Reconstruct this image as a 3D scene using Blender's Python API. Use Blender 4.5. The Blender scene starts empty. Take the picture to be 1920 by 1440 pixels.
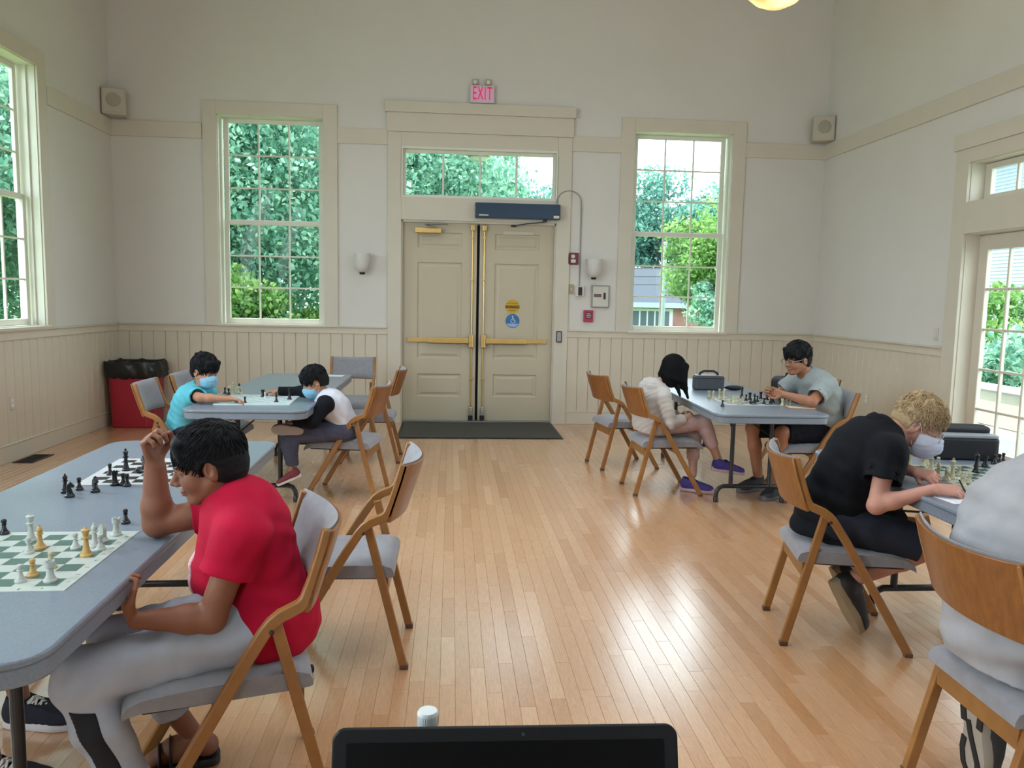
import bpy, math, random
import numpy as np
from mathutils import Matrix, Vector, Euler
PI = math.pi
rng = random.Random(7)
nrg = np.random.RandomState(11)
SC = bpy.context.scene
COL = SC.collection

# ------------------------------------------------------------------ camera
CAM_F, CAM_YAW, CAM_PITCH, CAM_ROLL, CAM_H = 1463.42, 0.0793, 0.1078, 0.0197, 1.5211
def cam_axes():
    cy, sy, cp, sp = math.cos(CAM_YAW), math.sin(CAM_YAW), math.cos(CAM_PITCH), math.sin(CAM_PITCH)
    f = np.array([sy*cp, cy*cp, -sp]); r = np.array([cy, -sy, 0.]); u = np.cross(r, f)
    cr, sr = math.cos(CAM_ROLL), math.sin(CAM_ROLL)
    return cr*r+sr*u, -sr*r+cr*u, f
_r, _u, _f = cam_axes()
cam_data = bpy.data.cameras.new('camera'); cam = bpy.data.objects.new('camera', cam_data); COL.objects.link(cam)
cam.matrix_world = Matrix(((_r[0], _u[0], -_f[0], 0), (_r[1], _u[1], -_f[1], 0), (_r[2], _u[2], -_f[2], CAM_H), (0, 0, 0, 1)))
cam_data.sensor_fit = 'HORIZONTAL'; cam_data.sensor_width = 36.0; cam_data.lens = CAM_F/1920*36.0
cam_data.clip_start = 0.05; cam_data.clip_end = 300
SC.camera = cam

# ------------------------------------------------------------------ world, sun, lights, exposure
W = bpy.data.worlds.new('sky'); SC.world = W; W.use_nodes = True
_n = W.node_tree.nodes; _bg = _n['Background']
_bg.inputs['Color'].default_value = (0.80, 0.92, 1.0, 1); _bg.inputs['Strength'].default_value = 4.2
def light(name, kind, loc, energy, color, size=1, size_y=None, direction=None):
    d = bpy.data.lights.new(name, kind); d.energy = energy; d.color = color
    if kind == 'AREA':
        d.shape = 'RECTANGLE'; d.size = size; d.size_y = size_y or size
    elif kind == 'SUN': d.angle = size
    else: d.shadow_soft_size = size
    o = bpy.data.objects.new(name, d); COL.objects.link(o); o.location = loc
    if direction is not None:
        o.rotation_euler = Vector(direction).to_track_quat('-Z', 'Y').to_euler()
    return o
light('sun', 'SUN', (0, 0, 20), 6.0, (1.0, 0.95, 0.86), 0.01, direction=(0.25, -0.25, -0.93))
# daylight arriving through the tall windows of the left wall that stand beside the camera
DAY = (0.80, 0.92, 1.0)
light('side_area_light', 'AREA', (-3.85, 3.8, 2.4), 75, DAY, 1.2, 2.4, (1, 0, -0.3))
light('side_area_light', 'AREA', (-3.85, 0.6, 2.4), 75, DAY, 1.2, 2.4, (1, 0, -0.3))
light('side_area_light', 'AREA', (4.5, 3.6, 1.7), 45, DAY, 1.9, 2.4, (-1, 0.1, -0.1))  # extra fill added at the right wall, where no window is built
sk = light('ceiling_fill', 'AREA', (0.4, 4.4, 5.5), 80, (0.84, 0.92, 1.0), 4.0, 7.0, (0, 0, -1)); sk.data.spread = math.radians(105)  # unseen soft panel added under the ceiling to brighten the floor
VS = SC.view_settings
SC.display_settings.display_device = 'sRGB'
VS.view_transform = 'Standard'; VS.look = 'None'; VS.exposure = 0.62; VS.gamma = 1.0; VS.use_curve_mapping = False
CY = SC.cycles
CY.max_bounces = 9; CY.diffuse_bounces = 5; CY.glossy_bounces = 4; CY.transmission_bounces = 6; CY.transparent_max_bounces = 16
CY.caustics_reflective = False; CY.caustics_refractive = False
CY.sample_clamp_indirect = 6.0; CY.use_denoising = True; CY.blur_glossy = 0.5

# ------------------------------------------------------------------ materials
def lin(c):
    if isinstance(c, str): c = tuple(int(c[i:i+2], 16)/255 for i in (0, 2, 4))
    return tuple((x/12.92 if x <= 0.04045 else ((x+0.055)/1.055)**2.4) for x in c)+(1,)
class NT:
    """small wrapper for node building"""
    def __init__(s, name):
        s.m = bpy.data.materials.new(name); s.m.use_nodes = True; s.t = s.m.node_tree
        s.b = s.t.nodes['Principled BSDF']; s.out = s.t.nodes['Material Output']
    def n(s, kind, **kw):
        x = s.t.nodes.new(kind)
        for k, v in kw.items(): setattr(x, k, v)
        return x
    def l(s, a, b): s.t.links.new(a, b)
    def noise(s, scale, detail=3, coord='Object', stretch=None, rough=0.5):
        tc = s.n('ShaderNodeTexCoord'); nz = s.n('ShaderNodeTexNoise')
        nz.inputs['Scale'].default_value = scale; nz.inputs['Detail'].default_value = detail; nz.inputs['Roughness'].default_value = rough
        if stretch:
            mp = s.n('ShaderNodeMapping'); mp.inputs['Scale'].default_value = stretch
            s.l(tc.outputs[coord], mp.inputs[0]); s.l(mp.outputs[0], nz.inputs['Vector'])
        else: s.l(tc.outputs[coord], nz.inputs['Vector'])
        return nz.outputs['Fac']
    def ramp(s, fac, stops):
        r = s.n('ShaderNodeValToRGB'); e = r.color_ramp.elements
        while len(e) < len(stops): e.new(0.5)
        for el, (p, c) in zip(e, stops): el.position = p; el.color = lin(c)
        s.l(fac, r.inputs[0]); return r.outputs[0]
    def mix(s, fac, a, b, mode='MIX'):
        x = s.n('ShaderNodeMix', data_type='RGBA', blend_type=mode)
        for sock, v in ((x.inputs[0], fac), (x.inputs[6], a), (x.inputs[7], b)):
            if hasattr(v, 'is_linked'): s.l(v, sock)
            elif isinstance(v, (int, float)): sock.default_value = v
            else: sock.default_value = lin(v)
        return x.outputs[2]
    def math(s, op, a, b=0.0, c=None):
        x = s.n('ShaderNodeMath', operation=op)
        for i, v in enumerate((a, b, c)):
            if v is None: continue
            if hasattr(v, 'is_linked'): s.l(v, x.inputs[i])
            else: x.inputs[i].default_value = v
        return x.outputs[0]
    def bump(s, h, strength=0.2, dist=0.005):
        b = s.n('ShaderNodeBump'); b.inputs['Strength'].default_value = strength; b.inputs['Distance'].default_value = dist
        s.l(h, b.inputs['Height']); s.l(b.outputs[0], s.b.inputs['Normal'])
    def col(s, c): s.l(c, s.b.inputs['Base Color'])
_mats = {}
def mat(name, c, rough=0.6, var=0.06, scale=6, metal=0.0, bump=0.0, bscale=80, spec=0.5, stretch=None, sheen=0, coat=0):
    """plain procedural material: base colour with slight mottling and fine relief"""
    if name in _mats: return _mats[name]
    t = NT(name); b = t.b
    b.inputs['Roughness'].default_value = rough; b.inputs['Metallic'].default_value = metal
    b.inputs['Specular IOR Level'].default_value = spec
    if sheen: b.inputs['Sheen Weight'].default_value = sheen
    if coat: b.inputs['Coat Weight'].default_value = coat; b.inputs['Coat Roughness'].default_value = 0.15
    rgb = lin(c)[:3]
    r = t.n('ShaderNodeValToRGB'); e = r.color_ramp.elements
    e[0].position = 0.3; e[1].position = 0.7
    e[0].color = tuple(max(0, x*(1-var)) for x in rgb)+(1,); e[1].color = tuple(min(1, x*(1+var)) for x in rgb)+(1,)
    t.l(t.noise(scale, 3, stretch=stretch), r.inputs[0]); t.col(r.outputs[0])
    if bump: t.bump(t.noise(bscale, 2, stretch=stretch), bump, 0.003)
    _mats[name] = t.m; return t.m
def wood(name, dark, light_, rough=0.4, scale=9, stretch=(1, 1, 12), along='Object'):
    if name in _mats: return _mats[name]
    t = NT(name); t.b.inputs['Roughness'].default_value = rough
    g = t.noise(scale, 4, stretch=stretch, rough=0.6)
    t.col(t.ramp(g, ((0.3, dark), (0.7, light_)))); t.bump(g, 0.05, 0.002)
    _mats[name] = t.m; return t.m
def glass(name='window glass', tint=(0.96, 0.985, 0.98)):
    if name in _mats: return _mats[name]
    t = NT(name); t.t.nodes.remove(t.b)
    tr = t.n('ShaderNodeBsdfTransparent'); tr.inputs[0].default_value = tint+(1,)
    gl = t.n('ShaderNodeBsdfGlossy'); gl.inputs['Roughness'].default_value = 0.02
    fr = t.n('ShaderNodeFresnel'); fr.inputs[0].default_value = 1.22
    ge = t.n('ShaderNodeNewGeometry'); fac = t.math('MULTIPLY', fr.outputs[0], t.math('SUBTRACT', 1.0, ge.outputs['Backfacing']))
    mx = t.n('ShaderNodeMixShader'); t.l(fac, mx.inputs[0]); t.l(tr.outputs[0], mx.inputs[1]); t.l(gl.outputs[0], mx.inputs[2])
    t.l(mx.outputs[0], t.out.inputs[0]); _mats[name] = t.m; return t.m

# ------------------------------------------------------------------ mesh building
def finish(o, bev=0.0, seg=2):
    if bev:
        m = o.modifiers.new('bevel', 'BEVEL'); m.width = bev; m.segments = seg; m.limit_method = 'ANGLE'; m.angle_limit = 0.6
    return o
def link(name, me, m, parent=None, loc=None, rot=None):
    o = bpy.data.objects.new(name, me); COL.objects.link(o)
    if m is not None and me is not None and not len(me.materials):
        for x in (m if isinstance(m, (list, tuple)) else [m]): me.materials.append(x)
    if parent is not None: o.parent = parent
    if loc is not None: o.location = loc
    if rot is not None: o.rotation_euler = rot
    return o
class MB:
    def __init__(s): s.v = []; s.f = []; s.mi = []; s.cur = 0; s.M = None
    def add(s, vs, fs):
        b = len(s.v)
        if s.M is not None: vs = [tuple(s.M @ Vector(p)) for p in vs]
        s.v += [tuple(p) for p in vs]; s.f += [tuple(b+i for i in f) for f in fs]; s.mi += [s.cur]*len(fs); return s
    def box(s, x0, x1, y0, y1, z0, z1):
        v = [(x, y, z) for x in (x0, x1) for y in (y0, y1) for z in (z0, z1)]
        return s.add(v, [(0, 1, 3, 2), (4, 6, 7, 5), (0, 4, 5, 1), (2, 3, 7, 6), (0, 2, 6, 4), (1, 5, 7, 3)])
    def lathe(s, prof, n=16, M=None):
        vs = []; fs = []
        for (r, z) in prof:
            for i in range(n): a = 2*PI*i/n; vs.append((r*math.cos(a), r*math.sin(a), z))
        for j in range(len(prof)-1):
            for i in range(n): k = (i+1) % n; fs.append((j*n+i, j*n+k, (j+1)*n+k, (j+1)*n+i))
        if prof[0][0] > 1e-6: fs.append(tuple(reversed(range(n))))
        if prof[-1][0] > 1e-6: fs.append(tuple(range((len(prof)-1)*n, len(prof)*n)))
        if M is not None: vs = [tuple(M @ Vector(p)) for p in vs]
        return s.add(vs, fs)
    def tube(s, pts, r, n=8, cap=True, flat=None, up=None):
        """round (or rectangular when flat=(w,h)) section swept along pts"""
        P = [Vector(p) for p in pts]; vs = []; fs = []
        rr = r if isinstance(r, (list, tuple)) else [r]*len(P)
        prev = None
        for i, p in enumerate(P):
            t = (P[min(i+1, len(P)-1)]-P[max(i-1, 0)]).normalized()
            if up is not None: a = Vector(up)-t*t.dot(Vector(up))
            elif prev is None: a = Vector((0, 0, 1))-t*t.z if abs(t.z) < 0.9 else Vector((1, 0, 0))-t*t.x
            else: a = prev-t*t.dot(prev)
            a.normalize(); prev = a; b = t.cross(a)
            if flat:
                w, h = flat
                for (u, v) in ((-1, -1), (1, -1), (1, 1), (-1, 1)): vs.append(p+b*(u*w/2)+a*(v*h/2))
            else:
                for k in range(n): q = 2*PI*k/n; vs.append(p+a*(rr[i]*math.cos(q))+b*(rr[i]*math.sin(q)))
        m = 4 if flat else n
        for i in range(len(P)-1):
            for k in range(m): l = (k+1) % m; fs.append((i*m+k, i*m+l, (i+1)*m+l, (i+1)*m+k))
        if cap: fs += [tuple(reversed(range(m))), tuple(range((len(P)-1)*m, len(P)*m))]
        return s.add(vs, fs)
    def prism(s, poly, z0, z1):
        n = len(poly); vs = [(x, y, z0) for x, y in poly]+[(x, y, z1) for x, y in poly]
        return s.add(vs, [tuple(reversed(range(n))), tuple(range(n, 2*n))]+[(i, (i+1) % n, n+(i+1) % n, n+i) for i in range(n)])
    def sphere(s, c, r, n=12, m=8):
        r = r if isinstance(r, (tuple, list)) else (r, r, r)
        pr = [(math.sin(PI*j/m), -math.cos(PI*j/m)) for j in range(m+1)]
        vs = []; fs = []
        for (q, z) in pr:
            for i in range(n): a = 2*PI*i/n; vs.append((c[0]+r[0]*q*math.cos(a), c[1]+r[1]*q*math.sin(a), c[2]+r[2]*z))
        for j in range(m):
            for i in range(n): k = (i+1) % n; fs.append((j*n+i, j*n+k, (j+1)*n+k, (j+1)*n+i))
        return s.add(vs, fs)
    def mesh(s, name, smooth=None, weld=False):
        me = bpy.data.meshes.new(name); me.from_pydata(s.v, [], s.f)
        if any(s.mi): me.polygons.foreach_set('material_index', s.mi)
        me.validate(); me.update()
        if smooth:
            me.polygons.foreach_set('use_smooth', [True]*len(me.polygons)); me.set_sharp_from_angle(angle=math.radians(smooth))
        return me
    def obj(s, name, m, parent=None, smooth=None, bev=0.0, seg=2, loc=None, rot=None):
        return finish(link(name, s.mesh(name, smooth), m, parent, loc, rot), bev, seg)
def tag(o, label=None, cat=None, group=None, kind=None):
    if label: o['label'] = label
    if cat: o['category'] = cat
    if group: o['group'] = group
    if kind: o['kind'] = kind
    return o
def thing(name, label, cat, loc=(0, 0, 0), rz=0.0, group=None):
    o = bpy.data.objects.new(name, None); COL.objects.link(o); o.location = loc; o.rotation_euler = (0, 0, rz)
    o.empty_display_size = 0.1
    return tag(o, label, cat, group)
def struct(name, loc=(0, 0, 0), rz=0.0):
    o = bpy.data.objects.new(name, None); COL.objects.link(o); o.location = loc; o.rotation_euler = (0, 0, rz); o['kind'] = 'structure'; return o
def sobj(mb, name, m, bev=0, smooth=None):
    o = mb.obj(name, m, None, smooth, bev); o['kind'] = 'structure'; return o
def copy_tree(root, loc, rz, label, group=None):
    r = root.copy(); COL.objects.link(r); r.location = loc; r.rotation_euler = (0, 0, rz); r['label'] = label
    if group: r['group'] = group
    for ch in root.children:
        c = ch.copy(); COL.objects.link(c); c.parent = r
        for g in ch.children:
            d = g.copy(); COL.objects.link(d); d.parent = c
    return r
def text_mesh(txt, size, depth=0.001, align='CENTER'):
    cu = bpy.data.curves.new('lettering', 'FONT'); cu.body = txt; cu.size = size; cu.extrude = depth/2; cu.align_x = align; cu.align_y = 'CENTER'; cu.resolution_u = 2
    o = bpy.data.objects.new('lettering', cu); COL.objects.link(o)
    dg = bpy.context.evaluated_depsgraph_get(); me = bpy.data.meshes.new_from_object(o.evaluated_get(dg))
    bpy.data.objects.remove(o); bpy.data.curves.remove(cu); me.name = 'lettering'; return me
def fast_mesh(name, verts, quads, attr=None, smooth=False):
    """big meshes straight from numpy arrays (quads: N x 4)"""
    me = bpy.data.meshes.new(name); nv, nq = len(verts), len(quads)
    me.vertices.add(nv); me.vertices.foreach_set('co', np.ascontiguousarray(verts, np.float32).ravel())
    me.loops.add(nq*4); me.loops.foreach_set('vertex_index', np.ascontiguousarray(quads, np.int32).ravel())
    me.polygons.add(nq); me.polygons.foreach_set('loop_start', np.arange(0, nq*4, 4, dtype=np.int32))
    if attr is not None:
        a = me.attributes.new('tone', 'FLOAT', 'FACE'); a.data.foreach_set('value', np.ascontiguousarray(attr, np.float32))
    me.update(calc_edges=True)
    me.polygons.foreach_set('use_smooth', np.full(nq, bool(smooth)))
    return me
# ------------------------------------------------------------------ the room
XL, XR, YB, YF, ZC = -3.9, 4.55, 9.5, -3.2, 5.6
m_wall = mat('cream wall paint', 'D2D0CA', 0.75, 0.015, 2, bump=0.04, bscale=300, spec=0.25)
m_trim = mat('cream trim paint', 'CBC5B6', 0.5, 0.02, 3, spec=0.4)
m_wains = mat('wainscot paint', 'CBC3B2', 0.5, 0.03, 4, spec=0.4)
m_door = mat('door paint', 'BCB39C', 0.45, 0.02, 3, spec=0.4)
m_sash = mat('sash paint', 'D8D8CC', 0.45, 0.02, 3, spec=0.4)
m_glass = glass()
m_brass = mat('brass', 'C9A86A', 0.3, 0.05, 10, metal=1.0)
m_steel = mat('satin steel', '9A9A98', 0.35, 0.05, 20, metal=1.0)
m_blk = mat('black plastic', '121316', 0.45, 0.1, 20)
m_dark = mat('dark gap', '0C0C10', 0.8)

def wall_mesh(L, H, holes, t):
    us = sorted({0, L}|{h[0] for h in holes}|{h[1] for h in holes}); b = MB()
    for u0, u1 in zip(us, us[1:]):
        hs = sorted((h[2], h[3]) for h in holes if h[0] < (u0+u1)/2 < h[1]); z = 0
        for a, c in hs+[(H, H)]:
            if a > z+1e-6: b.box(u0, u1, 0, t, z, a)
            z = c
    return b
FR = dict(back=((XL, YB, 0), 0.0), left=((XL, YF, 0), PI/2), right=((XR, YB, 0), -PI/2))
# u along the wall: back u = x-XL ; left u = y-YF ; right u = YB-y ; local +y points out of the room
ub = lambda x: x-XL
ul = lambda y: y-YF
ur = lambda y: YB-y
WT = 0.2
HB = [(ub(-2.72), ub(-1.50), 1.165, 3.58), (ub(2.17), ub(3.39), 1.155, 3.565), (ub(-0.61), ub(1.26), 0, 2.44), (ub(-0.61), ub(1.26), 2.70, 3.29)]
HL = [(ul(6.68), ul(7.88), 1.18, 3.61), (ul(3.2), ul(4.4), 1.18, 3.61), (ul(0.0), ul(1.2), 1.18, 3.61)]
HR = [(ur(6.70), ur(4.60), 0, 2.18), (ur(6.70), ur(4.60), 2.45, 2.80)]
def put(mb, name, side, m, **k):
    o = mb.obj(name, m, None, loc=FR[side][0], rot=(0, 0, FR[side][1]), **k); o['kind'] = 'structure'; return o
w_back = put(wall_mesh(XR-XL, ZC, HB, WT), 'wall_back', 'back', m_wall)
w_left = put(wall_mesh(YB-YF, ZC, HL, WT), 'wall_left', 'left', m_wall)
w_right = put(wall_mesh(YB-YF, ZC, HR, WT), 'wall_right', 'right', m_wall)
HF = [(1.25, 2.55, 1.2, 3.6), (5.85, 7.15, 1.2, 3.6)]
b = wall_mesh(XR-XL, ZC, HF, WT); wf = b.obj('wall_front', m_wall, None, loc=(XL, YF-WT, 0)); wf['kind'] = 'structure'
sobj(MB().box(XL-WT, XR+WT, YF-WT, YB+WT, ZC, ZC+0.15), 'ceiling', mat('ceiling paint', 'B9B2A2', 0.8, 0.01))
b = MB(); b.box(XL-0.86, XR+0.86, YB+WT, YB+WT+0.66, 4.1, 4.25); b.box(XL-0.86, XL-WT, YF-0.8, YB+WT, 4.1, 4.25); b.box(XR+WT, XR+0.86, YF-0.8, YB+WT, 4.1, 4.25); sobj(b, 'sun_block_eaves', m_sash)  # overhang added out of view to narrow the sun streaks on the floor
# --- beadboard planks: each one a board of its own under the chair rail
def plank_mesh(w, h):
    t, c, g = 0.016, 0.005, 0.0012
    b = MB(); x0, x1 = g, w-g
    sec = [(x0, 0), (x0, -t+c), (x0+c, -t), (x1-c, -t), (x1, -t+c), (x1, 0)]
    n = len(sec); vs = [(x, y, 0.16) for x, y in sec]+[(x, y, h) for x, y in sec]
    b.add(vs, [(i, i+1, n+i+1, n+i) for i in range(n-1)]); return b.mesh('plank')
PW = 0.137
pm = plank_mesh(PW, 1.085)
def planks(parent, u0, u1):
    u = u0
    while u < u1-0.02:
        w = min(PW, u1-u)
        link('plank', pm if abs(w-PW) < 1e-4 else plank_mesh(w, 1.085), m_wains, parent, (u, 0, 0)); u += PW
planks(w_back, 0, ub(-0.76)); planks(w_back, ub(1.42), ub(XR))
planks(w_left, ul(4.8), ul(YB)); planks(w_right, 0, ur(6.88))
# --- rails and baseboards
def rail(name, side, u0, u1, kind):
    b = MB()
    if kind == 'picture': b.box(u0, u1, -0.022, 0.0, 3.295, 3.47)
    elif kind == 'chair':
        b.box(u0, u1, -0.028, 0.0, 1.075, 1.148); b.box(u0, u1, -0.045, 0.0, 1.148, 1.166)
    else: b.box(u0, u1, -0.022, 0.0, 0.0, 0.15); b.box(u0, u1, -0.028, 0.0, 0.15, 0.163)
    put(b, name, side, m_trim if kind != 'chair' else m_wains, bev=0.004)
for i, (s, a, c) in enumerate((('back', 0, ub(-2.885)), ('back', ub(-1.345), ub(-0.76)), ('back', ub(1.42), ub(2.03)), ('back', ub(3.545), ub(XR)),
        ('left', 0, ul(6.48)), ('left', ul(8.05), ul(YB)), ('right', 0, ur(YF)))): rail('trim_%d' % (i+1), s, a, c, 'picture')
for i, (s, a, c) in enumerate((('back', 0, ub(-0.76)), ('back', ub(1.42), ub(XR)), ('left', 0, ul(YB)), ('right', 0, ur(6.88)))): rail('trim_%d' % (i+11), s, a, c, 'chair')
for nm, s, a, c in (('baseboard_back', 'back', 0, ub(-0.76)), ('baseboard_rear', 'back', ub(1.42), ub(XR)), ('baseboard_left', 'left', 0, ul(YB)), ('baseboard_right', 'right', 0, ur(6.88))):
    rail(nm, s, a, c, 'base')

# --- double-hung windows, three panes wide and six rows high
def sash(root, u0, u1, z0, z1, v, rows, nm):
    b = MB(); st, tp, bt = 0.055, 0.05, 0.06; t = 0.035
    b.box(u0, u0+st, v, v+t, z0, z1); b.box(u1-st, u1, v, v+t, z0, z1); b.box(u0+st, u1-st, v, v+t, z0, z0+bt); b.box(u0+st, u1-st, v, v+t, z1-tp, z1)
    so = b.obj(nm, m_sash, root, bev=0.004, seg=1)
    a0, a1, c0, c1 = u0+st, u1-st, z0+bt, z1-tp
    g = 0.018; pw = (a1-a0-2*g)/3; ph = (c1-c0-(rows-1)*g)/rows
    for i in (1, 2): MB().box(a0+i*pw+(i-1)*g, a0+i*pw+i*g, v+0.004, v+t-0.004, c0, c1).obj('muntin', m_sash, so, bev=0.004, seg=1)
    for j in range(1, rows): MB().box(a0, a1, v+0.005, v+t-0.005, c0+j*ph+(j-1)*g, c0+j*ph+j*g).obj('muntin', m_sash, so, bev=0.004, seg=1)
    pmh = MB().box(0, pw+0.004, 0, 0.004, 0, ph+0.004).mesh('pane')
    for i in range(3):
        for j in range(rows): link('pane', pmh, m_glass, so, (a0+i*(pw+g)-0.002, v+t/2, c0+j*(ph+g)-0.002))
def window(name, side, hole, cas=0.155, full=True):
    u0, u1, z0, z1 = hole
    r = struct(name, FR[side][0], FR[side][1])
    b = MB(); c = cas; p = -0.024
    b.box(u0-c, u0+0.004, p, 0, z0-0.012, z1+0.145); b.box(u1-0.004, u1+c, p, 0, z0-0.012, z1+0.145); b.box(u0+0.004, u1-0.004, p, 0, z1-0.004, z1+0.145)
    b.obj('casing', m_trim, r, bev=0.003)
    b = MB(); t = 0.012
    b.box(u0, u0+t, 0.0, WT+0.02, z0, z1); b.box(u1-t, u1, 0, WT+0.02, z0, z1); b.box(u0, u1, 0, WT+0.02, z1-t, z1); b.box(u0, u1, 0.045, WT+0.04, z0-0.01, z0+t)
    b.box(u0+t, u0+t+0.02, 0.07, 0.10, z0, z1); b.box(u1-t-0.02, u1-t, 0.07, 0.10, z0, z1)
    b.obj('jamb', m_sash, r)
    MB().box(u0-0.02, u1+0.02, -0.05, 0.05, z0-0.02, z0+0.005).obj('sill', m_trim, r, bev=0.004)
    zm = (z0+z1)/2-0.03; a0, a1 = u0+t+0.022, u1-t-0.022
    if full:
        sash(r, a0, a1, zm, z1-t, 0.155, 3, 'upper_sash'); sash(r, a0, a1, z0+t, zm+0.05, 0.115, 3, 'lower_sash')
    return r
window('window_1', 'back', HB[0]); window('window_2', 'back', HB[1]); window('window_3', 'left', HL[0])
window('window_4', 'left', HL[1]); window('window_5', 'left', HL[2])

# --- the entrance: casing, entablature, transom light and a pair of panelled leaves
d1 = struct('door_1', FR['back'][0], 0.0)
b = MB(); p = -0.03
b.box(ub(-0.76), ub(-0.60), p, 0, 0, 3.45); b.box(ub(1.25), ub(1.42), p, 0, 0, 3.45)
b.box(ub(-0.60), ub(1.25), p, 0, 2.44, 2.705); b.box(ub(-0.60), ub(1.25), p, 0, 3.285, 3.45)
b.box(ub(-0.77), ub(1.43), -0.05, 0, 3.45, 3.665); b.box(ub(-0.79), ub(1.45), -0.075, 0, 3.665, 3.79)
b.obj('casing', m_trim, d1, bev=0.003)
b = MB()
for (a, c) in ((-0.612, -0.585), (1.235, 1.262)): b.box(ub(a), ub(c), -0.005, WT, 0, 2.44)
b.box(ub(-0.612), ub(1.262), -0.005, WT, 2.415, 2.445); b.obj('jamb', m_trim, d1)
MB().box(ub(-0.585), ub(1.235), -0.02, 0.16, 0.0, 0.03).obj('threshold', m_steel, d1, bev=0.005)
b = MB(); v0, v1 = -0.03, 0.17
b.box(ub(-0.61), ub(-0.585), v0, v1, 2.70, 3.29); b.box(ub(1.235), ub(1.26), v0, v1, 2.70, 3.29); b.box(ub(-0.585), ub(1.235), v0, v1, 2.70, 2.722); b.box(ub(-0.585), ub(1.235), v0, v1, 3.262, 3.29)
tf = b.obj('transom_frame', m_sash, d1, bev=0.003)
b = MB(); b.box(ub(-0.585), ub(-0.55), 0.03, 0.07, 2.722, 3.262); b.box(ub(1.2), ub(1.235), 0.03, 0.07, 2.722, 3.262); b.box(ub(-0.55), ub(1.2), 0.03, 0.07, 2.722, 2.74); b.box(ub(-0.55), ub(1.2), 0.03, 0.07, 3.225, 3.262)
b.obj('transom_sash', m_sash, d1, bev=0.003)
for i in range(4):
    x0 = -0.55+i*0.4375
    MB().box(ub(x0+0.009), ub(x0+0.4285), 0.048, 0.052, 2.74, 3.225).obj('pane', m_glass, d1)
    if i: MB().box(ub(x0-0.012), ub(x0+0.012), 0.035, 0.065, 2.74, 3.225).obj('muntin', m_sash, d1, bev=0.004, seg=1)
PAN = ((0.29, 0.57), (0.76, 1.92), (2.085, 2.275))
def leaf(x0, x1, px0, px1):
    holes = [(px0-x0, px1-x0, a, c) for a, c in PAN]
    b = wall_mesh(x1-x0, 2.385, holes, 0.045)
    o = b.obj('door_leaf', m_door, d1, loc=(ub(x0), 0.05, 0.03))
    for a, c in PAN:
        q = MB(); w0, w1 = px0-x0, px1-x0
        def ring(e, y): return [(w0+e, y, a+e), (w1-e, y, a+e), (w1-e, y, c-e), (w0+e, y, c-e)]
        R = [ring(0, 0.0), ring(0.012, 0.014), ring(0.03, 0.014), ring(0.055, 0.004)]
        vs = sum(R, []); fs = [(4*k+i, 4*k+(i+1) % 4, 4*k+4+(i+1) % 4, 4*k+4+i) for k in range(3) for i in range(4)]+[(12, 13, 14, 15)]
        q.add(vs, fs); q.box(w0, w1, 0.03, 0.04, a, c); q.obj('panel', m_door, o)
    return o
leaf(-0.583, 0.303, -0.41, 0.125); leaf(0.337, 1.233, 0.52, 1.06)
MB().box(ub(0.29), ub(0.35), 0.10, 0.13, 0.03, 2.41).obj('astragal', m_dark, d1)
def exit_device(xi, xo, sgn):
    b = MB(); lo, hi = min(xi, xo), max(xi, xo)
    b.box(ub(lo), ub(hi), 0.03, 0.05, 0.985, 1.04); eb = b.obj('exit_bar', m_brass, d1, bev=0.004)
    q0, q1 = sorted((xi-sgn*0.03, xi-sgn*0.52))
    MB().box(ub(q0), ub(q1), -0.015, 0.035, 0.977, 1.045).obj('push_pad', m_brass, eb, bev=0.008)
    MB().box(ub(xi)-0.028, ub(xi)+0.028, -0.01, 0.05, 0.92, 1.09).obj('latch_case', m_brass, eb, bev=0.012)
    rx = ub(xi)+sgn*0.004
    MB().tube([(rx, 0.035, 0.08), (rx, 0.035, 0.92)], 0.008).tube([(rx, 0.035, 1.09), (rx, 0.035, 2.36)], 0.008).obj('latch_rod', m_brass, eb, smooth=40)
    b = MB()
    for z in (0.55, 1.75, 2.25): b.box(rx-0.02, rx+0.02, 0.022, 0.05, z-0.012, z+0.012)
    b.obj('rod_guide', m_brass, eb, bev=0.003)
    MB().box(rx-0.022, rx+0.022, 0.0, 0.05, 0.09, 0.20).obj('bottom_latch', mat('nickel', 'C9C9C5', 0.25, metal=1), eb, bev=0.008)
    MB().box(rx-0.028, rx+0.028, 0.005, 0.05, 0.035, 0.09).obj('floor_strike', m_blk, eb, bev=0.004)
    MB().box(rx-0.025, rx+0.025, 0.0, 0.05, 2.33, 2.40).obj('top_latch', m_brass, eb, bev=0.006)
exit_device(0.245, -0.53, 1); exit_device(0.395, 1.17, -1)
b = MB(); b.box(ub(-0.44), ub(-0.13), -0.02, 0.045, 2.29, 2.35); cl = b.obj('door_closer', m_brass, d1, bev=0.006)
MB().tube([(ub(-0.2), 0.0, 2.36), (ub(-0.32), -0.06, 2.385), (ub(-0.05), -0.02, 2.40)], 0.01, flat=(0.03, 0.008)).obj('closer_arm', m_steel, cl)
MB().box(ub(0.62), ub(0.98), 0.04, 0.05, 2.30, 2.335).obj('cover_plate', m_trim, d1)

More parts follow.
